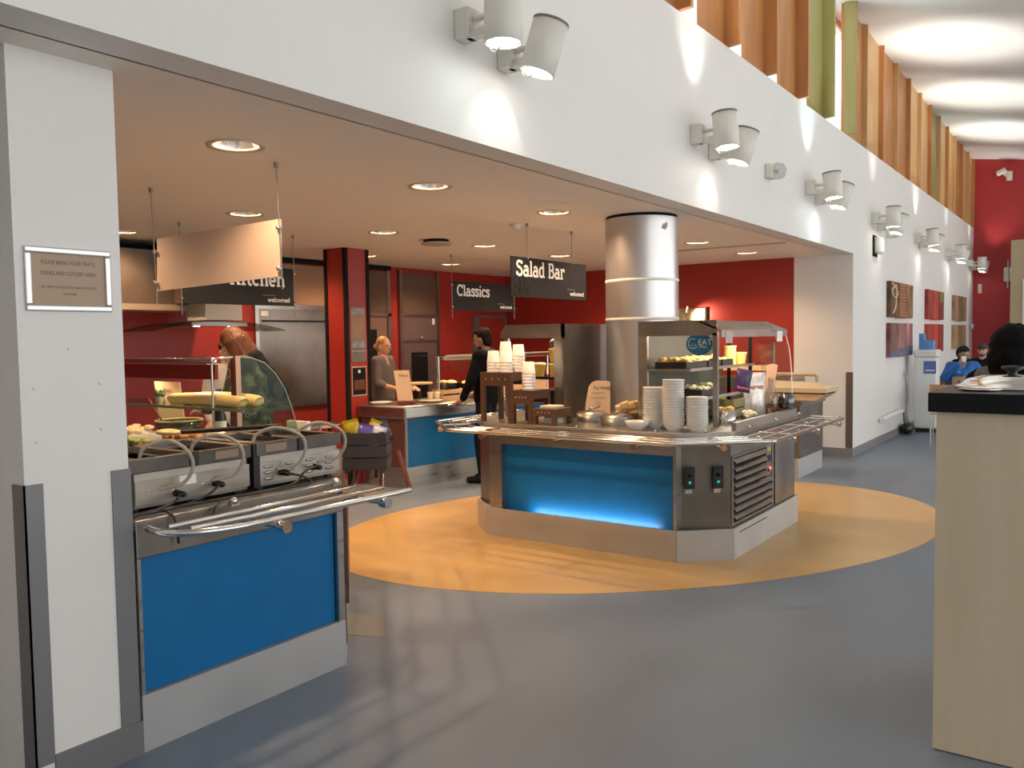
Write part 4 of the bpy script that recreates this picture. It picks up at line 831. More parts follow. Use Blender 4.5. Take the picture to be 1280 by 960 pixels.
single('napkin_pile', B(-3.67, -3.56, 5.60, 5.72, .92, .97), paper, 'white paper pile under the lowest wooden stand', 'napkins', bevel=.004)
def bowl_stack(x, y, n, dz, which):
    ordn = ['lowest', 'second', 'third', 'fourth', 'fifth', 'sixth', 'seventh', 'eighth', 'ninth', 'tenth', 'eleventh', 'twelfth', 'thirteenth', 'fourteenth', 'fifteenth', 'sixteenth', 'seventeenth']
    me = None
    for i in range(n):
        jx, jy = x+random.uniform(-.002, .002), y+random.uniform(-.002, .002)
        if me is None:
            o = single('soup_bowl', MB().lathe([(.045, 0), (.047, .006), (.070, .028), (.078, .055), (.081, .06), (.076, .057), (.066, .03), (.04, .012), (.001, .011)], (0, 0, 0), 26), ceramic, '', 'bowl', 'stacked white bowls on the salad bar'); me = o
        else: o = me.copy(); COL.objects.link(o)
        o.location = (jx, jy, .92+i*dz); o['label'] = '%s white bowl from the bottom of the %s stack on the salad bar' % (ordn[i], which)
bowl_stack(-2.745, 5.665, 13, .0205, 'left'); bowl_stack(-2.565, 5.62, 16, .0205, 'tallest middle'); bowl_stack(-2.40, 5.66, 10, .0205, 'right')
single('soup_bowl', MB().lathe([(.04, .92), (.045, .926), (.075, .955), (.092, .985), (.085, .983), (.06, .95), (.001, .935)], (-2.81, 5.53, 0), 26), ceramic, 'single wide white bowl in front of the left bowl stack', 'bowl')
def soup_well(x, y, label):
    t = thing('soup_kettle', label, 'soup pot', (x, y, .92))
    part('ring', MB().lathe([(.125, .92), (.125, .985), (.11, .985), (.105, .96)], (x, y, 0), 28), steel_d, t); part('lid', MB().lathe([(.115, .985), (.10, 1.0), (.02, 1.006), (.001, 1.007)], (x, y, 0), 28), steel, t)
    part('ladle', MB().tube([(x-.06, y-.02, .99), (x+.08, y-.06, 1.03), (x+.11, y-.065, 1.045)], .007, 8), chrome, t); part('knob', MB().ell((x, y, 1.018), (.018, .018, .016)), chrome, t)
soup_well(-3.44, 5.96, 'steel soup kettle in front of the menu card'); soup_well(-3.10, 5.76, 'steel soup kettle nearest the tray rail by the bread basket')
t = thing('menu_card', 'peach menu card with rounded top on the steel case behind the soup', 'card', (-3.52, 6.2, .92))
cd_ = Vector((.9, .43, 0)); lean = Vector((-.05, .1, 1)); o_ = Vector((-3.6, 6.12, .93)); prof = [(0, 0), (.215, 0), (.215, .29), (.20, .302), (.10, .305), (.06, .29), (.035, .255), (.01, .12)]
part('sheet', MB().slab([o_+cd_*a+lean*b_ for a, b_ in prof], (.002, -.004, 0)), card, t)
part('lettering', text_mb('Pay Weigh', .034, o_+cd_*.075+lean*.235+Vector((.004, -.006, 0)), cd_, lean), ink, t)
for i, (a, wd) in enumerate(((.20, .11), (.16, .13), (.12, .05), (.10, .06), (.05, .11), (.03, .12))): part('print_line', MB().slab([o_+cd_*(.115-wd/2)+lean*a+Vector((.003, -.006, 0)), o_+cd_*(.115+wd/2)+lean*a+Vector((.003, -.006, 0)), o_+cd_*(.115+wd/2)+lean*(a+.005)+Vector((.003, -.006, 0)), o_+cd_*(.115-wd/2)+lean*(a+.005)+Vector((.003, -.006, 0))], (.0004, -.001, 0)), mat('faded_ink', (.38, .27, .18), .7), t)
t = thing('bread_basket', 'wicker basket of pale bread chunks beside the bowl stacks', 'basket', (-3.19, 6.10, .92))
part('basket', MB().lathe([(.09, .92), (.12, .985), (.125, .99), (.11, .985), (.08, .94), (.001, .94)], (-3.19, 6.10, 0), 22), mat('wicker', (.30, .16, .06), .6, noise=.3, nscale=60), t)
for i in range(9): a = i*2.4; part('bread_piece', MB().obox((-3.19+.06*math.cos(a), 6.10+.05*math.sin(a), 1.0+.025*(i % 3)), Vector((.035, .01, .012)), Vector((-.01, .025, .004)), Vector((-.008, -.004, .025))), mat('bread_pale', (.72, .55, .28), .7), t, bevel=.01)

# ================================================================== CLASSICS COUNTER
cc = thing('classics_counter', 'blue panelled steel serving counter under the Classics sign', 'counter', (-6.6, 8.4, 0))
CF = [(-6.17, 6.68), (-6.02, 7.75), (-6.02, 10.2), (-7.0, 10.2), (-7.0, 6.92), (-6.80, 6.90), (-6.80, 6.68)]
CF = [(-6.14, 6.66), (-6.02, 7.78), (-6.02, 10.2), (-6.80, 10.2), (-6.80, 6.66)]
part('kick_panel', MB().prism(CF, 0, .225), steel, cc)
part('body', MB().prism(inset(CF, .02), .225, .75), blue, cc, 'blue panelled front')
part('end_panel', B(-6.79, -6.145, 6.655, 6.68, .225, .86), mat('end_brown', (.10, .045, .04), .4), cc)
part('end_stile', B(-6.16, -6.13, 6.65, 6.69, .225, .86), steel, cc)
part('worktop', MB().prism(inset(CF, -.03), .75, .89), steel, cc, bevel=.02)
part('kick_panel_end', MB().slab([(-6.0, 7.8, 0), (-6.0, 7.98, 0), (-6.0, 8.02, .22), (-6.0, 7.95, .22)], (-.01, 0, 0)), steel, cc)
rl = part('tray_rail', MB().tube([(-5.99, 7.2, .86), (-5.92, 7.8, .86), (-5.92, 10.1, .86)], .016), chrome, cc)
sg = thing('sneeze_guard', 'glass sneeze guard on steel posts over the Classics counter', 'sneeze guard', (-6.5, 8.4, .89))
for y in (7.55, 9.9): part('post', MB().tube([(-6.42, y, .89), (-6.42, y, 1.40)], .022), chrome, sg)
part('top_pane', B(-6.75, -6.25, 7.5, 10.0, 1.405, 1.415), gl_clear, sg); part('front_pane', MB().slab([(-6.25, 7.5, 1.41), (-6.25, 10, 1.41), (-6.15, 10, 1.22), (-6.15, 7.5, 1.22)], (.006, 0, 0)), gl_clear, sg)
part('lamp_rail', B(-6.47, -6.37, 7.6, 9.9, 1.36, 1.40), steel, sg); part('pane_edge', MB().box(-6.26, -6.25, 7.5, 10, 1.402, 1.418), mat('edge_pale', (.7, .55, .42), .2), sg)
part('heat_lamp', B(-6.45, -6.39, 7.7, 9.8, 1.352, 1.36), mat('warm_glow', (1, .75, .42)), sg)
for y in (7.9, 8.7, 9.5): lamp('light', 'SPOT', (-6.42, y, 1.33), 7, (1, .62, .30), sg, (0, 0, -1), 150, .5, .05)
def pan(x, y, z0, r, h, label, fm, n):
    t = thing('serving_pan', label, 'pan', (x, y, z0)); part('pan', MB().lathe([(r*.75, z0), (r, z0+h), (r*1.05, z0+h+.004), (r*.95, z0+h), (r*.7, z0+h*.5), (.001, z0+h*.5)], (x, y, 0), 24), black, t)
    for i in range(n): a = random.random()*6.3; q = r*.7*math.sqrt(random.random()); part('portion', MB().ell((x+q*math.cos(a), y+q*math.sin(a), z0+h+.005), (.05, .04, .03), 8, 5, .1), fm, t)
pan(-6.35, 8.15, .96, .20, .10, 'black serving pan nearest the man in black', mat('stew', (.55, .30, .10), .5), 10); pan(-6.58, 7.95, 1.0, .16, .07, 'smaller black serving pan behind the steel post', mat('stew2', (.60, .42, .2), .5), 8)
single('pan_riser', B(-6.5, -6.2, 8.0, 8.3, .89, .96), blackm, 'black riser under the serving pan', 'riser', bevel=.005); single('pan_riser', B(-6.7, -6.46, 7.84, 7.98, .89, 1.0), blackm, 'black riser behind the small wooden crate', 'riser', bevel=.005)
t = thing('wooden_crate', 'small pale slatted crate at the foot of the sneeze guard post', 'crate', (-6.45, 7.68, .89))
for zz in (.895, .965): part('slat', B(-6.29, -6.28, 7.46, 7.83, zz, zz+.05), pine, t); part('slat', B(-6.44, -6.29, 7.46, 7.47, zz, zz+.05), pine, t)
part('post', MB().box(-6.31, -6.29, 7.47, 7.49, .89, 1.02).box(-6.31, -6.29, 7.81, 7.83, .89, 1.02).box(-6.44, -6.42, 7.47, 7.49, .89, 1.02), pine, t)
t = thing('bread_bin', 'long pale wooden bin heaped with rolls under the heat lamps', 'bin', (-6.5, 8.95, .89))
part('front', B(-6.25, -6.235, 8.45, 9.6, .89, 1.06), pine, t); part('side', B(-6.6, -6.25, 8.45, 8.465, .89, 1.06), pine, t); part('back', B(-6.6, -6.585, 8.465, 9.6, .89, 1.16), pine, t)
for i in range(22): part('roll', MB().ell((random.uniform(-6.53, -6.3), 8.55+.045*i, 1.07+random.uniform(0, .07)), (.06, .05, .04), 8, 6, .08), pale, t)
t = thing('menu_card', 'cream menu card leaning on a red stand at the end of the Classics counter', 'card', (-6.30, 7.02, .89))
mo = Vector((-6.42, 6.86, .93)); mr = Vector((.72, .69, 0)); ml = Vector((-.18, .02, 1)).normalized()
part('sheet', MB().slab([mo, mo+mr*.17, mo+mr*.17+ml*.34, mo+ml*.34], (.003, -.003, 0)), card, t); part('lettering', text_mb('Menu', .045, mo+mr*.05+ml*.27+Vector((.005, -.005, 0)), mr, ml), ink, t)
part('stand', MB().obox(mo+mr*.09+Vector((.02, -.02, -.02)), mr*.10, (.03, -.03, 0), (0, 0, .012)), mat('stand_red', (.16, .02, .02), .4), t)
for a in (.02, .15): part('leg', MB().obox(mo+mr*a+Vector((.03, -.03, -.03)), (.01, 0, 0), (0, .01, 0), (0, 0, .01)), mat('stand_red', (.16, .02, .02)), t)
for k, (x, y, r) in enumerate(((-6.62, 6.80, .13), (-6.28, 7.25, .14))):
    t = thing('dinner_plate', ('cream plate at the near corner of the Classics counter', 'cream plate beside the menu card')[k], 'plate', (x, y, .89)); part('plate', MB().lathe([(r*.6, .89), (r*.7, .90), (r, .915), (r*.98, .918), (r*.65, .905), (.001, .904)], (x, y, 0), 28), ceramic, t)
t = thing('cake_stand', 'glass cake stand with pale plate behind the menu card', 'cake stand', (-6.5, 7.32, .89)); part('plate', MB().lathe([(.001, 1.09), (.14, 1.09), (.15, 1.105), (.145, 1.11), (.001, 1.1)], (-6.5, 7.32, 0), 26), mat('cream_plate', (.75, .6, .36), .4), t); part('stem', MB().lathe([(.08, .89), (.02, .91), (.018, 1.06), (.06, 1.09)], (-6.5, 7.32, 0), 18), gl_clear, t)
for k, (x, y) in enumerate(((-6.38, 7.36), (-6.33, 7.42))): single('glass_tumbler', MB().lathe([(.03, .89), (.036, 1.0), (.033, 1.0), (.028, .9), (.001, .899)], (x, y, 0), 16), mat('tumbler', (.6, .55, .45), .1), ('left', 'right')[k]+' small tumbler behind the menu card on the Classics counter', 'glass')
# cooker hood
hd = thing('cooker_hood', 'curved glass cooker hood with steel lights by the kitchen wall', 'hood', (-7.5, 5.2, 1.7))
hm = MB(); n = 14; top = []; bot = []
for i in range(n+1):
    a = -1+2*i/n; yy = 5.25+.78*a; zz = 1.715+.10*(1-a*a)
    hm.v += [(-7.25, yy, zz), (-7.85, yy, zz), (-7.25, yy, zz+.008), (-7.85, yy, zz+.008)]
hm.f = [f for i in range(n) for f in ((4*i, 4*i+1, 4*i+5, 4*i+4), (4*i+2, 4*i+6, 4*i+7, 4*i+3), (4*i, 4*i+4, 4*i+6, 4*i+2), (4*i+1, 4*i+3, 4*i+7, 4*i+5))]; hm.smooth = [True]*len(hm.f)
part('canopy', hm, glass('hood_glass', (.62, .62, .55)), hd); part('duct', B(-7.75, -7.4, 5.15, 5.58, 1.83, 2.0), mat('duct_pale', (.52, .50, .46), .5), hd); part('chimney', B(-7.75, -7.4, 5.0, 5.6, 2.0, SOF), brownp, hd)
part('motor_box', B(-7.75, -7.35, 4.95, 5.6, 1.77, 1.812), steel_d, hd)
for y in (5.05, 5.45): part('hood_lamp', MB().lathe([(.03, 1.764), (.03, 1.77)], (-7.42, y, 0), 12), glowm, hd)
lamp('light', 'SPOT', (-7.42, 5.25, 1.75), 2, WARM, hd, (0, 0, -1), 130, .5, .03)

# ================================================================== BACK RIGHT COUNTER, PICTURE
bc = thing('back_counter', 'low steel counter with blue side behind the salad bar', 'counter', (-3.1, 9.9, 0))
part('kick_panel', B(-3.5, -2.80, 9.40, 10.35, 0, .22), steel_m, bc); part('body', B(-3.48, -2.79, 9.42, 10.33, .22, .80), steel_d, bc); part('blue_panel', B(-3.45, -2.84, 9.405, 9.42, .225, .79), blue, bc); part('worktop', B(-3.5, -2.77, 9.40, 10.37, .80, .86), steel, bc)
part('back_rail', MB().tube([(-3.0, 10.25, .86), (-3.0, 10.25, 1.16), (-2.98, 10.25, 1.18), (-2.52+.0, 10.25, 1.18)], .02) if False else MB().tube([(-3.38, 10.2, .86), (-3.38, 10.2, 1.10), (-3.36, 10.2, 1.12), (-2.84, 10.2, 1.12), (-2.82, 10.2, 1.10), (-2.82, 10.2, .86)], .022), mat('tan_rail', (.50, .40, .28), .4), bc)
part('splash', MB().slab([(-3.05, 10.24, .86), (-2.80, 10.24, .86), (-2.80, 10.24, 1.0), (-3.05, 10.24, .93)], (0, .01, 0)), steel_d, bc)
t = thing('pine_box', 'shallow pale wooden tray box on the back counter', 'box', (-3.0, 9.75, .86))
part('lower_tray', MB().slab([(-3.25, 9.5, .862), (-2.66, 9.5, .862), (-2.54, 9.5, .935), (-3.30, 9.5, .935)], (0, .5, 0)), pine, t); part('upper_tray', MB().slab([(-3.30, 9.48, .95), (-2.53, 9.48, .95), (-2.52, 9.48, 1.0), (-3.30, 9.48, 1.0)], (0, .54, 0)), mat('pine_pale', (.62, .50, .33), .6), t)
part('shadow_gap', B(-3.28, -2.56, 9.50, 9.98, .935, .95), blackm, t); part('lid', MB().slab([(-3.28, 9.5, 1.0), (-2.60, 9.5, 1.0), (-2.72, 9.7, 1.045), (-3.2, 9.7, 1.06)], (0, .2, .0)), mat('pine_lid', (.50, .42, .28), .6), t)
t = thing('framed_picture', 'small lit picture with steel lamp on the red back wall', 'picture', (-4.88, BY, 1.6))
part('canvas', B(-5.1, -4.70, BY-.03, BY, 1.62, 1.99), mat('art_cream', (.62, .50, .33), .5, nscale=9, col2=(.22, .20, .13)), t); part('edge', B(-4.70, -4.67, BY-.035, BY, 1.62, 1.99), blackm, t)
part('lamp_stem', MB().tube([(-4.90, BY, 2.0), (-4.90, BY-.1, 2.03), (-4.90, BY-.14, 2.0)], .012), chrome, t); part('lamp_head', MB().lathe([(.02, .05), (.05, -.05)], (-4.90, BY-.16, 1.97), 14), chrome, t)
lamp('light', 'SPOT', (-4.82, BY-.2, 1.9), 9, (1, .8, .55), t, (.35, .6, -.25), 130, .7, .02)
# service shelf with hot food under the red wall
t = thing('hot_cabinet', 'small lit hot cabinet seen between the salad bar shelves', 'cabinet', (-3.75, 10.9, 0))
part('body', B(-4.4, -3.3, 10.7, 11.35, 0, 1.02), steel_d, t); part('shelf', B(-4.4, -3.3, 10.7, 11.35, 1.02, 1.05), steel, t); part('lit_front', B(-4.25, -3.62, 10.9, 10.95, 1.13, 1.20), mat('warm_glow', (1, .75, .42), .4, emit=1.6), t); part('upright', MB().box(-4.3, -4.27, 10.9, 10.95, 1.05, 1.25).box(-3.6, -3.57, 10.9, 10.95, 1.05, 1.5), steel, t)

# ================================================================== WHITE WALL: PICTURES, COOLER
cols = [((.04, .022, .015), (.36, .17, .09)), ((.16, .008, .012), (.55, .07, .05)), ((.16, .07, .04), (.40, .25, .15)), ((.14, .015, .018), (.50, .27, .24)), ((.36, .06, .025), (.50, .025, .035)), ((.24, .12, .06), (.36, .24, .14))]
nmz = ('brown rope and slats picture, upper left of the six on the white wall', 'crimson and orange picture, upper middle of the six on the white wall', 'brown planks picture, upper right of the six on the white wall', 'red strips over blue picture, lower left of the six on the white wall', 'orange and red boards picture, lower middle of the six on the white wall', 'tan picture, lower right of the six on the white wall')
for r_, (z0, z1) in enumerate(((1.83, 2.36), (1.235, 1.745))):
    for c_, ya in enumerate((13.33, 16.45, 19.57)):
        k = r_*3+c_; yb = ya+1.80; t = thing('canvas_picture', nmz[k], 'picture', (WX, (ya+yb)/2, z0), 'six strip canvases on the white wall')
        for i in range(3):
            a, b_ = cols[k]; s_ = 1+.35*((i+k) % 3-1)
            mm = mat('canvas_%d_%d' % (k, i), tuple(v*s_ for v in a), .5, nscale=(5, 7, 4)[i], stretch=(1, 2, .8), col2=tuple(min(1, v*s_) for v in b_)); w3 = (yb-ya)/3
            q = part('strip', B(WX, WX+.06, ya+i*w3+.04, ya+(i+1)*w3-.04, z0-.01*(i % 2), z1), mm, t)
            if k == 0 and i == 1:
                for j in range(11): part('slat', B(WX+.06, WX+.072, ya+w3+.05, ya+2*w3-.05, z0+.02+j*.046, z0+.05+j*.046), mat('slat_brown', (.40, .17, .08), .5), q)
            if k == 0 and i == 0: part('rope', MB().tube(spline([(WX+.065, ya+.1, 2.33), (WX+.065, ya+.5, 2.2), (WX+.065, ya+.3, 2.12), (WX+.065, ya+.1, 2.22), (WX+.065, ya+.4, 2.3), (WX+.065, ya+.35, 2.0), (WX+.065, ya+.15, 1.88)]), .016, 6), mat('rope', (.6, .46, .3), .6), q)
            if k == 3: part('blue_foot', B(WX+.06, WX+.062, ya+i*w3+.04, ya+(i+1)*w3-.04, z0, z0+.09+.03*i), mat('denim', (.10, .13, .22), .5, noise=.4, nscale=14), q)
            if k == 1 and i == 2: part('olive_top', B(WX+.06, WX+.062, ya+2*w3+.04, yb-.04, z1-.20, z1), mat('olive', (.22, .18, .06), .5), q)
wc = thing('water_cooler', 'white floor-standing water cooler with blue bottle against the white wall', 'water cooler', (-2.42, 14.95, 0))
part('body', B(-2.57, -2.24, 14.78, 15.1, .06, 1.20), mat('cooler_white', (.76, .77, .77), .4), wc, bevel=.03); part('cap', B(-2.585, -2.225, 14.77, 15.11, 1.20, 1.32), mat('cooler_white', (.76, .77, .77)), wc, bevel=.03); part('plinth', B(-2.55, -2.26, 14.8, 15.08, 0, .06), black, wc)
part('seam', B(-2.36, -2.235, 14.772, 14.779, .60, .61), lettering, wc); part('badge', B(-2.43, -2.25, 14.770, 14.778, .94, 1.14), mat('badge_blue', (.05, .09, .32), .4, nscale=20, stretch=(1, 1, 5), col2=(.16, .22, .50)), wc); part('badge_line', B(-2.40, -2.27, 14.768, 14.770, .985, 1.0), lettering, wc)
part('bottle', MB().box(-2.52, -2.30, 14.86, 15.02, 1.32, 1.47).box(-2.52, -2.44, 14.86, 15.02, 1.47, 1.58), mat('bottle_blue', (.10, .30, .68), .15), wc, bevel=.008)
t = thing('pipe_rail', 'short white pipe run low on the white wall', 'pipe', (WX, 13.6, .2)); part('pipe', MB().tube([(WX+.05, 12.9, .35), (WX+.05, 14.3, .37)], .035), white, t); part('bracket', MB().ell((WX+.03, 12.95, .35), (.04, .03, .04)), lampw, t)
t = thing('cooler_hose', 'thin hoses looping beside the water cooler', 'hose', (-2.62, 14.6, .12)); part('loop', MB().tube(spline([(WX+.02, 14.75, .9), (-2.65, 14.6, .95), (-2.62, 14.62, .6), (-2.64, 14.6, .3), (-2.62, 14.7, .15)]), .012, 6), mat('hose_pale', (.4, .4, .4), .4), t); part('loop', MB().tube(spline([(-2.63, 14.3, .35), (-2.6, 14.2, .2), (-2.6, 14.4, .12), (-2.6, 14.65, .14)]), .012, 6), black, t)
single('cable_bag', MB().ell((-2.60, 14.45, .09), (.09, .2, .09), 12, 8, .12), black, 'black coil on the floor beside the water cooler', 'coil')

# ================================================================== KIOSK (right foreground)
kk = thing('kiosk', 'tall pale maple counter with thick black top at the right edge', 'counter', (.1, 4.0, 0))
part('carcass', B(-.528, .75, 3.52, 4.5, .0, 1.305), mat('kiosk_inner', (.30, .25, .18), .6), kk) if False else None
part('front_panel', B(-.53, .75, 3.5, 3.52, .005, 1.302), beech, kk); part('side_panel', B(-.53, -.51, 3.52, 4.5, .005, 1.302), beech, kk); part('plinth', B(-.50, .73, 3.56, 4.45, 0, .06), black, kk); part('rear_panel', B(-.51, .75, 4.48, 4.5, .005, 1.302), beech, kk)
part('black_top', B(-.556, .78, 3.475, 4.53, 1.302, 1.374), mat('black_laminate', (.008, .008, .009), .4, spec=.2), kk, bevel=.003)
t = thing('domed_cover', 'domed steel pan lid with black knob on the black kiosk top', 'lid', (-.32, 3.86, 1.374))
part('rim', MB().lathe([(.20, 1.374), (.205, 1.382), (.19, 1.388)], (-.315, 3.86, 0), 40), chrome, t); part('dome', MB().lathe([(.185, 1.388), (.16, 1.41), (.10, 1.425), (.001, 1.43)], (-.315, 3.86, 0), 40), chrome, t); part('knob', MB().lathe([(.018, 1.428), (.016, 1.44), (.04, 1.452), (.038, 1.46), (.001, 1.464)], (-.315, 3.86, 0), 20), black, t)
t = thing('serving_dish', 'flat steel dish beside the domed lid on the kiosk', 'dish', (-.40, 3.70, 1.374)); part('dish', MB().lathe([(.06, 1.374), (.08, 1.382), (.001, 1.38)], (-.40, 3.66, 0), 24), chrome, t)
# plywood chairs and a table beyond
def ply_chair(x, y, rz, label):
    t = thing('plywood_chair', label, 'chair', (x, y, 0), 'plywood chairs in the seating area', R(rz))
    bk = MB(); n = 8
    for i in range(n+1):
        u = -1+2*i/n; yy = -.03*(1-u*u)
        for zz in (.62, .86):
            for dy in (0, .012): bk.v.append((u*.2, yy+dy-.18, zz))
    for i in range(n):
        a = 4*i; bk.f += [(a, a+4, a+6, a+2), (a+1, a+3, a+7, a+5), (a, a+1, a+5, a+4), (a+2, a+6, a+7, a+3)]
    bk.f += [(0, 2, 3, 1), (4*n, 4*n+1, 4*n+3, 4*n+2)]; bk.smooth = [False]*len(bk.f)
    b_ = lp('backrest', bk, chairw, t)
    for i in range(4):
        for j in range(2): lp('hole', MB().lathe([(.014, -.008), (.014, .03)], (-.105+i*.07, -.19, .72+j*.06), 10, M=Matrix.Rotation(R(90), 3, 'X')), blackm, b_)
    lp('seat', B(-.2, .2, -.17, .2, .43, .45), chairw, t, bevel=.02)
    for x_ in (-.18, .18):
        lp('leg', MB().tube([(x_, -.19, 0), (x_, -.17, .43), (x_, -.2, .70)], .012, 8), chrome, t); lp('leg', MB().tube([(x_, .18, 0), (x_, .17, .43)], .012, 8), chrome, t)
ply_chair(-2.33, 16.0, 12, 'plywood chair with holed back just right of the water cooler'); ply_chair(-1.90, 13.35, 4, 'plywood chair with holed back at the edge of the kiosk top'); ply_chair(-1.62, 13.7, -3, 'plywood chair with holed back in front of the man in blue'); ply_chair(-1.42, 12.75, -8, 'plywood chair with holed back behind the pan lid')
tb = thing('dining_table', 'pale dining table in front of the man in the blue jacket', 'table', (-1.75, 14.5, 0)); part('table_top', B(-2.15, -1.2, 14.1, 14.9, .72, .75), mat('table_pale', (.55, .48, .36), .4), tb)
for x_ in (-2.1, -1.25):
    for y_ in (14.15, 14.85): part('leg', B(x_-.02, x_+.02, y_-.02, y_+.02, 0, .72), chrome, tb)
single('water_glass', MB().lathe([(.03, .75), (.036, .87), (.033, .87), (.028, .76), (.001, .757)], (-1.80, 14.45, 0), 16), mat('glass_blue', (.25, .50, .72), .1), 'pale blue tumbler on the table by the man in blue', 'glass')

# ================================================================== PEOPLE
def blob(name, mb, m, parent, vox=.012, sm=6, label=None):
    me = mb.mesh(name); me.materials.append(m); o = bpy.data.objects.new(name, me); COL.objects.link(o); o.parent = parent
    r = o.modifiers.new('remesh', 'REMESH'); r.mode = 'VOXEL'; r.voxel_size = vox; r.use_smooth_shade = True
    s_ = o.modifiers.new('smooth', 'SMOOTH'); s_.factor = .5; s_.iterations = sm
    if label: o['label'] = label
    return o
def person(label, loc, rz, J, sk, top, trousers, hair, hairm, sleeves='long', shoe=blackm, scale=1.0, beard=None, extra=None, torso_k=1.0, toplabel=None):
    """J: joints in the local frame (forward +Y, right +X)"""
    t = thing('person', label, 'person', loc, rz=R(rz)); t.scale = (scale,)*3
    V = {k: Vector(v) for k, v in J.items()}
    hd_, nk, chs, pel = V['head'], V['neck'], V['chest'], V['pelvis']
    up = (hd_-nk).normalized(); fd = V.get('face', Vector((0, 1, 0))).normalized(); fd = (fd-up*fd.dot(up)).normalized(); sd = fd.cross(up)
    Mh = Matrix((sd, fd, up)).transposed()
    b = MB(); b.ell(hd_, (.072, .092, .112), 16, 12, 0, Mh); b.ell(hd_+fd*.03-up*.055, (.052, .055, .05), 14, 10, 0, Mh)
    b.cap(hd_+fd*.082+up*.02, hd_+fd*.104-up*.018, .010, .016, 8); b.ell(hd_+fd*.088-up*.052, (.026, .012, .007), 10, 6, 0, Mh); b.ell(hd_+fd*.083+up*.03, (.05, .012, .01), 10, 6, 0, Mh)
    for s_ in (-1, 1): b.ell(hd_+sd*s_*.074-up*.01-fd*.005, (.010, .022, .032), 8, 6, 0, Mh)
    b.cap(hd_-up*.06-fd*.02, nk, .05, .058)
    b.cap(nk-up*.03, chs, .075, .12); b.cap(chs, pel, .12, .13)
    c = MB(); tr_ = MB(); sh_ = MB(); k = torso_k
    for s_, n_ in ((-1, 'l'), (1, 'r')):
        sh, el, wr, ha = V['sh'+n_], V['el'+n_], V['wr'+n_], V['ha'+n_]
        b.cap(nk-up*.05, sh, .06, .055); b.cap(sh, el, .048, .038); b.cap(el, wr, .038, .027)
        d = (ha-wr).normalized(); b.cap(wr, wr+d*.045, .027, .034, 10)
        cd = V.get('curl'+n_, Vector((0, 0, -1))); cd = (cd-d*cd.dot(d)).normalized(); lt = d.cross(cd)
        for q in range(4):
            r0 = wr+d*.065+lt*(q-1.5)*.019; ln = (.034, .040, .038, .030)[q]; p1 = r0+d*ln+cd*.006; p2 = p1+d*ln*.6+cd*ln*.5
            b.cap(r0, p1, .0105, .0098, 7); b.cap(p1, p2, .0098, .0085, 7)
        th = wr+d*.03-lt*.03; b.cap(th, th+d*.03-lt*.022+cd*.01, .012, .011, 7); b.cap(th+d*.03-lt*.022+cd*.01, th+d*.055-lt*.022+cd*.024, .011, .009, 7)
        hp, kn, an = V['hp'+n_], V['kn'+n_], V['an'+n_]
        b.cap(pel, hp, .10, .085); b.cap(hp, kn, .075, .05); b.cap(kn, an, .05, .036)
        ft = V.get('toe'+n_, an+Vector((0, .16, -.05))); b.cap(an-Vector((0, .03, .03)), ft, .04, .03)
        c.cap(nk-up*.06, sh, .075*k, .075*k); c.cap(sh, el, .066*k, .056*k)
        if sleeves == 'long': c.cap(el, wr+(el-wr).normalized()*.03, .056*k, .042*k)
        else: c.cap(el, el+(wr-el)*.25, .056*k, .055*k)
        tr_.cap(pel, hp, .115, .10); tr_.cap(hp, kn, .092, .068); tr_.cap(kn, an+Vector((0, 0, .03)), .068, .055)
        sh_.cap(an-Vector((0, .035, .035)), ft, .047, .04)
    shm = (V['shl']+V['shr'])/2; ax = (V['shr']-V['shl']).normalized()
    for s_ in (-1, 1):
        c.cap(shm+ax*s_*.10-up*.03, chs+ax*s_*.075, .10*k, .115*k); c.cap(chs+ax*s_*.075, pel+ax*s_*.07, .115*k, .12*k)
    c.cap(nk-up*.075, chs, .088*k, .132*k); c.cap(chs, pel, .135*k, .14*k); c.cap(nk-up*.02, nk-up*.07, .066, .09)
    body = blob('body', b, sk, t, .008, 3)
    blob('shirt', c, top, t, .014, 8, toplabel); blob('trousers', tr_, trousers, t, .016, 6); blob('shoes', sh_, shoe, t, .014, 3)
    for s_ in (-1, 1): lp('eye', MB().ell(hd_+sd*s_*.032+fd*.0835+up*.008, (.011, .006, .006), 8, 6, 0, Mh), mat('eye_dark', (.02, .015, .012), .2), t)
    lp('mouth', MB().ell(hd_+fd*.097-up*.052, (.022, .006, .003), 8, 5, 0, Mh), mat('lips', (.32, .11, .09), .4), t)
    h = MB(); hair(h, hd_, sd, fd, up, Mh); blob('hair', h, hairm, t, .008, 2)
    if beard:
        q = MB(); q.ell(hd_+fd*.030-up*.085, (.055, .058, .038), 14, 10, 0, Mh); blob('beard', q, beard, t, .01, 2)
    if extra: extra(t, V, sd, fd, up, Mh)
    return t
def stand_j(**kw):
    J = dict(head=(0, .02, 1.585), neck=(0, 0, 1.44), chest=(0, 0, 1.25), pelvis=(0, 0, .95), shl=(-.175, 0, 1.40), shr=(.175, 0, 1.40), ell=(-.22, -.02, 1.12), elr=(.22, -.02, 1.12), wrl=(-.23, .06, .88), wrr=(.23, .06, .88), hal=(-.23, .08, .80), har=(.23, .08, .80),
        hpl=(-.09, 0, .90), hpr=(.09, 0, .90), knl=(-.1, .02, .48), knr=(.1, .02, .48), anl=(-.1, 0, .085), anr=(.1, 0, .085)); J.update(kw); return J
def hair_short(h, c, sd, fd, up, M):
    h.ell(c+up*.04-fd*.03, (.081, .090, .09), 16, 12, .03, M); h.ell(c-fd*.05-up*.02, (.076, .06, .085), 14, 10, 0, M); h.ell(c+up*.09+fd*.015, (.066, .06, .03), 12, 8, .03, M)
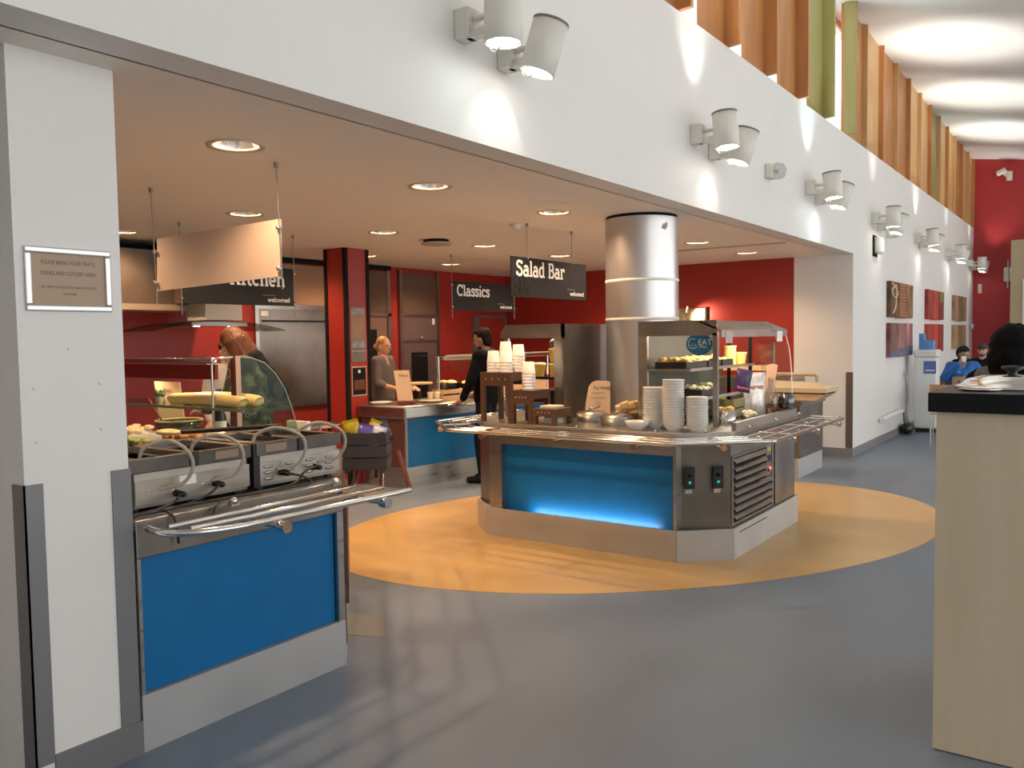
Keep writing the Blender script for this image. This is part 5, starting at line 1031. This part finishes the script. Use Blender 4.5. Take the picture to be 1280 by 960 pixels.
def hair_bun(h, c, sd, fd, up, M):
    h.ell(c+up*.035-fd*.024, (.080, .092, .09), 16, 12, 0, M); h.ell(c-fd*.05-up*.02, (.074, .058, .075), 14, 10, 0, M); h.ell(c-fd*.115-up*.02, (.04, .04, .045), 12, 8, .04, M)
def hair_bob(h, c, sd, fd, up, M):
    h.ell(c+up*.03-fd*.015, (.092, .102, .10), 16, 12, .02, M); h.ell(c-fd*.04-up*.05, (.092, .08, .11), 16, 12, .03, M)
    for i in range(34):     # hanging locks around the sides and back
        a = R(-25+230*i/33); o_ = sd*math.cos(a)*.085-fd*math.sin(a)*.092-fd*.012; ln = random.uniform(.15, .215)
        h.cap(c+up*.075+o_*.72, c+up*.0+o_*1.12, .018, .022, 8); h.cap(c+o_*1.12, c-up*ln+o_*random.uniform(1.0, 1.28), .022, .012, 8)
def hair_big(h, c, sd, fd, up, M):
    h.ell(c+up*.02-fd*.03, (.125, .135, .13), 18, 12, .04, M); h.ell(c-fd*.07-up*.08, (.12, .10, .13), 16, 12, .05, M)
    for i in range(14): a = i*.45; h.ell(c+sd*.10*math.cos(a)-fd*.05+up*(.02+.10*math.sin(a)), (.035, .035, .035), 8, 6, .1)
def hair_cap(h, c, sd, fd, up, M):
    h.ell(c+up*.045-fd*.01, (.084, .10, .078), 16, 12, 0, M); h.ell(c+up*.03+fd*.075, (.06, .05, .012), 12, 6, 0, M)
camo = mat('camouflage', (.03, .045, .03), .8)
_nt = camo.node_tree; _vz = _nt.nodes.new('ShaderNodeTexNoise'); _vz.inputs['Scale'].default_value = 7; _vz.inputs['Detail'].default_value = 2; _tc = _nt.nodes.new('ShaderNodeTexCoord'); _nt.links.new(_tc.outputs['Object'], _vz.inputs['Vector'])
_rp = _nt.nodes.new('ShaderNodeValToRGB'); _rp.color_ramp.interpolation = 'CONSTANT'
for p_, c_ in ((.44, (.05, .062, .038, 1)), (.52, (.20, .17, .105, 1)), (.58, (.018, .028, .020, 1))): e_ = _rp.color_ramp.elements.new(p_); e_.color = c_
_rp.color_ramp.elements[0].color = (.006, .007, .007, 1); _rp.color_ramp.elements[-1].color = (.06, .065, .04, 1)
_nt.links.new(_vz.outputs['Fac'], _rp.inputs[0]); _nt.links.new(_rp.outputs[0], _nt.nodes['Principled BSDF'].inputs['Base Color'])
def hood_extra(t, V, sd, fd, up, M):
    q = MB(); q.ell(V['neck']-fd*.07-up*.03, (.13, .085, .075), 16, 10, .03, M); q.ell(V['neck']-fd*.10-up*.10, (.10, .06, .09), 14, 10, .03, M); blob('hood', q, blackm, t, .013, 5)
    q = MB(); q.cap(V['chest']-fd*.15+sd*.02, V['chest']-fd*.16-up*.18, .07, .075); blob('backpack_panel', q, blackm, t, .014, 6)
# woman in camouflage jacket, back to us, leaning to the counter
person('woman with auburn hair in a camouflage jacket leaning at the glass counter', (-5.62, 4.30, 0), 128, stand_j(head=(0, .13, 1.60), neck=(0, .05, 1.46), chest=(0, 0, 1.27), shl=(-.18, .04, 1.41), shr=(.18, .04, 1.41), ell=(-.26, .10, 1.16), elr=(.26, .10, 1.16), wrl=(-.18, .32, 1.08), wrr=(.18, .32, 1.08), hal=(-.15, .40, 1.07), har=(.15, .40, 1.07), face=(0, .95, -.3)), skin, camo, mat('trouser_dark', (.03, .03, .035), .7), hair_bob, mat('auburn', (.10, .028, .010), .45, nscale=40, stretch=(1, 1, .15), col2=(.20, .065, .022), bump=.8, bscale=90), extra=hood_extra, torso_k=1.22, toplabel='camouflage jacket')
# cook with a dark cap behind
person('cook in a black cap and white top behind the glass counter', (-7.05, 5.12, 0), -100, stand_j(), skin, mat('cook_white', (.55, .52, .48), .7), blackm, hair_cap, black, scale=.955)
# staff woman
grey_sh = mat('grey_shirt', (.12, .105, .105), .75, noise=.1)
def collar(t, V, sd, fd, up, M):
    q = MB(); q.cap(V['neck']-up*.04-sd*.05, V['neck']-up*.11+fd*.10-sd*.02, .022, .018); q.cap(V['neck']-up*.04+sd*.05, V['neck']-up*.11+fd*.10+sd*.02, .022, .018); blob('collar', q, mat('collar_dark', (.05, .045, .045), .7), t, .01, 3)
person('staff woman with tied fair hair in a grey shirt serving at the Classics counter', (-7.12, 7.36, 0), -72, stand_j(elr=(.27, .06, 1.13), ell=(-.27, .06, 1.13), wrr=(.20, .30, 1.06), wrl=(-.20, .30, 1.06), har=(.17, .38, 1.05), hal=(-.17, .38, 1.05), face=(.25, 1, -.1)), skin, grey_sh, blackm, hair_bun, mat('fair_hair', (.26, .14, .05), .5, nscale=30, col2=(.40, .24, .09)), sleeves='short', scale=.965, extra=collar)
# man in black
navy = mat('black_top', (.006, .0065, .009), .9, spec=.1)
def scarf(t, V, sd, fd, up, M):
    q = MB(); q.cap(V['neck']-fd*.06-sd*.06, V['neck']-fd*.06+sd*.06, .035, .035); q.cap(V['neck']-fd*.09-up*.05-sd*.03, V['neck']-fd*.10-up*.10+sd*.03, .03, .03); blob('collar', q, mat('collar_teal', (.03, .06, .08), .8), t, .01, 4)
    lp('hair_clip', MB().box(-.03, .03, .0, .02, 1.70, 1.712), mat('clip_pink', (.6, .2, .2), .4), t)
person('bearded man in a black top leaning one hand on the Classics counter', (-5.66, 7.48, 0), 108, stand_j(head=(0, .04, 1.595), shl=(-.18, .02, 1.41), shr=(.18, .02, 1.41), ell=(-.28, .08, 1.15), wrl=(-.24, .20, .93), hal=(-.22, .27, .90), elr=(.26, .02, 1.14), wrr=(.22, .22, .98), har=(.20, .30, .94), knl=(-.11, .05, .48), anl=(-.11, .02, .085), face=(.1, 1, -.12)), skin2, navy, mat('jeans_dark', (.010, .012, .022), .9, spec=.1), hair_short, mat('black_hair', (.006, .005, .005), .7, spec=.2, bump=.6, bscale=80), beard=mat('black_beard', (.02, .014, .012), .7), extra=scarf, torso_k=1.05)
def seat_j(**kw):
    J = dict(head=(0, .05, 1.22), neck=(0, .01, 1.07), chest=(0, -.02, .88), pelvis=(0, -.04, .56), shl=(-.18, 0, 1.03), shr=(.18, 0, 1.03), ell=(-.27, .12, .80), elr=(.27, .12, .80), wrl=(-.2, .34, .78), wrr=(.2, .34, .78), hal=(-.15, .40, .78), har=(.15, .40, .78),
        hpl=(-.09, -.02, .53), hpr=(.09, -.02, .53), knl=(-.12, .40, .52), knr=(.12, .40, .52), anl=(-.12, .42, .085), anr=(.12, .42, .085)); J.update(kw); return J
blue_j = mat('blue_jacket', (.015, .13, .42), .6)
def jacket_extra(t, V, sd, fd, up, M):
    q = MB(); q.ell(V['head']-fd*.09-up*.02, (.10, .07, .12), 16, 10, .02, M); q.cap(V['neck']-fd*.05-sd*.10, V['neck']-fd*.05+sd*.10, .06, .06); blob('hood', q, blackm, t, .014, 5)
    lp('chest_logo', MB().box(.05, .10, .118, .124, .93, .94), lettering, t)
    lp('cup', MB().lathe([(.028, 1.10), (.036, 1.19), (.001, 1.185)], V['har']+Vector((-.01, .045, -1.14)), 14), paper, t)
person('man in a bright blue hooded jacket drinking from a white cup at the far table', (-2.0, 15.72, 0), 200, seat_j(head=(0, .10, 1.235), elr=(.30, .10, .84), wrr=(.10, .26, 1.09), har=(.06, .24, 1.15), ell=(-.34, .12, .84), wrl=(-.38, .30, .79), hal=(-.36, .38, .79), face=(-.1, 1, -.35)), skin2, blue_j, blackm, hair_short, mat('dark_hair', (.012, .009, .008), .7, spec=.2), extra=jacket_extra, torso_k=1.12, toplabel='bright blue jacket')
person('man in black with a dark beanie seated behind the man in blue', (-1.88, 17.3, 0), 175, seat_j(head=(0, .03, 1.27), neck=(0, 0, 1.12), chest=(0, 0, .9)), skin, blackm, blackm, hair_cap, mat('beanie', (.05, .035, .03), .8), beard=mat('brown_beard', (.08, .045, .03), .7), torso_k=1.12)
def grey_scarf(t, V, sd, fd, up, M):
    q = MB(); q.cap(V['neck']-sd*.13-fd*.03-up*.01, V['neck']+sd*.13-fd*.03-up*.01, .075, .075); q.cap(V['neck']-sd*.16-up*.05+fd*.02, V['neck']-sd*.05-fd*.10-up*.10, .06, .065); q.cap(V['neck']+sd*.16-up*.05, V['neck']-fd*.10-up*.08, .06, .065); blob('scarf', q, mat('scarf_grey', (.16, .15, .14), .9, noise=.4, nscale=25), t, .013, 4)
person('person with thick black hair and grey scarf in a navy coat at the right edge', (-.43, 5.32, 0), -15, stand_j(head=(0, .03, 1.60)), skin2, mat('navy_coat', (.006, .008, .018), .9, spec=.1), blackm, hair_big, mat('thick_black_hair', (.004, .004, .004), .8, spec=.12, bump=.8, bscale=60), extra=grey_scarf, scale=.935, torso_k=1.25)
for xx, yy, rz, lb in ((-2.0, 15.80, 20, 'plywood chair under the man in blue'), (-1.88, 17.38, -5, 'plywood chair under the man in the beanie')):
    ply_chair(xx, yy, rz, lb)
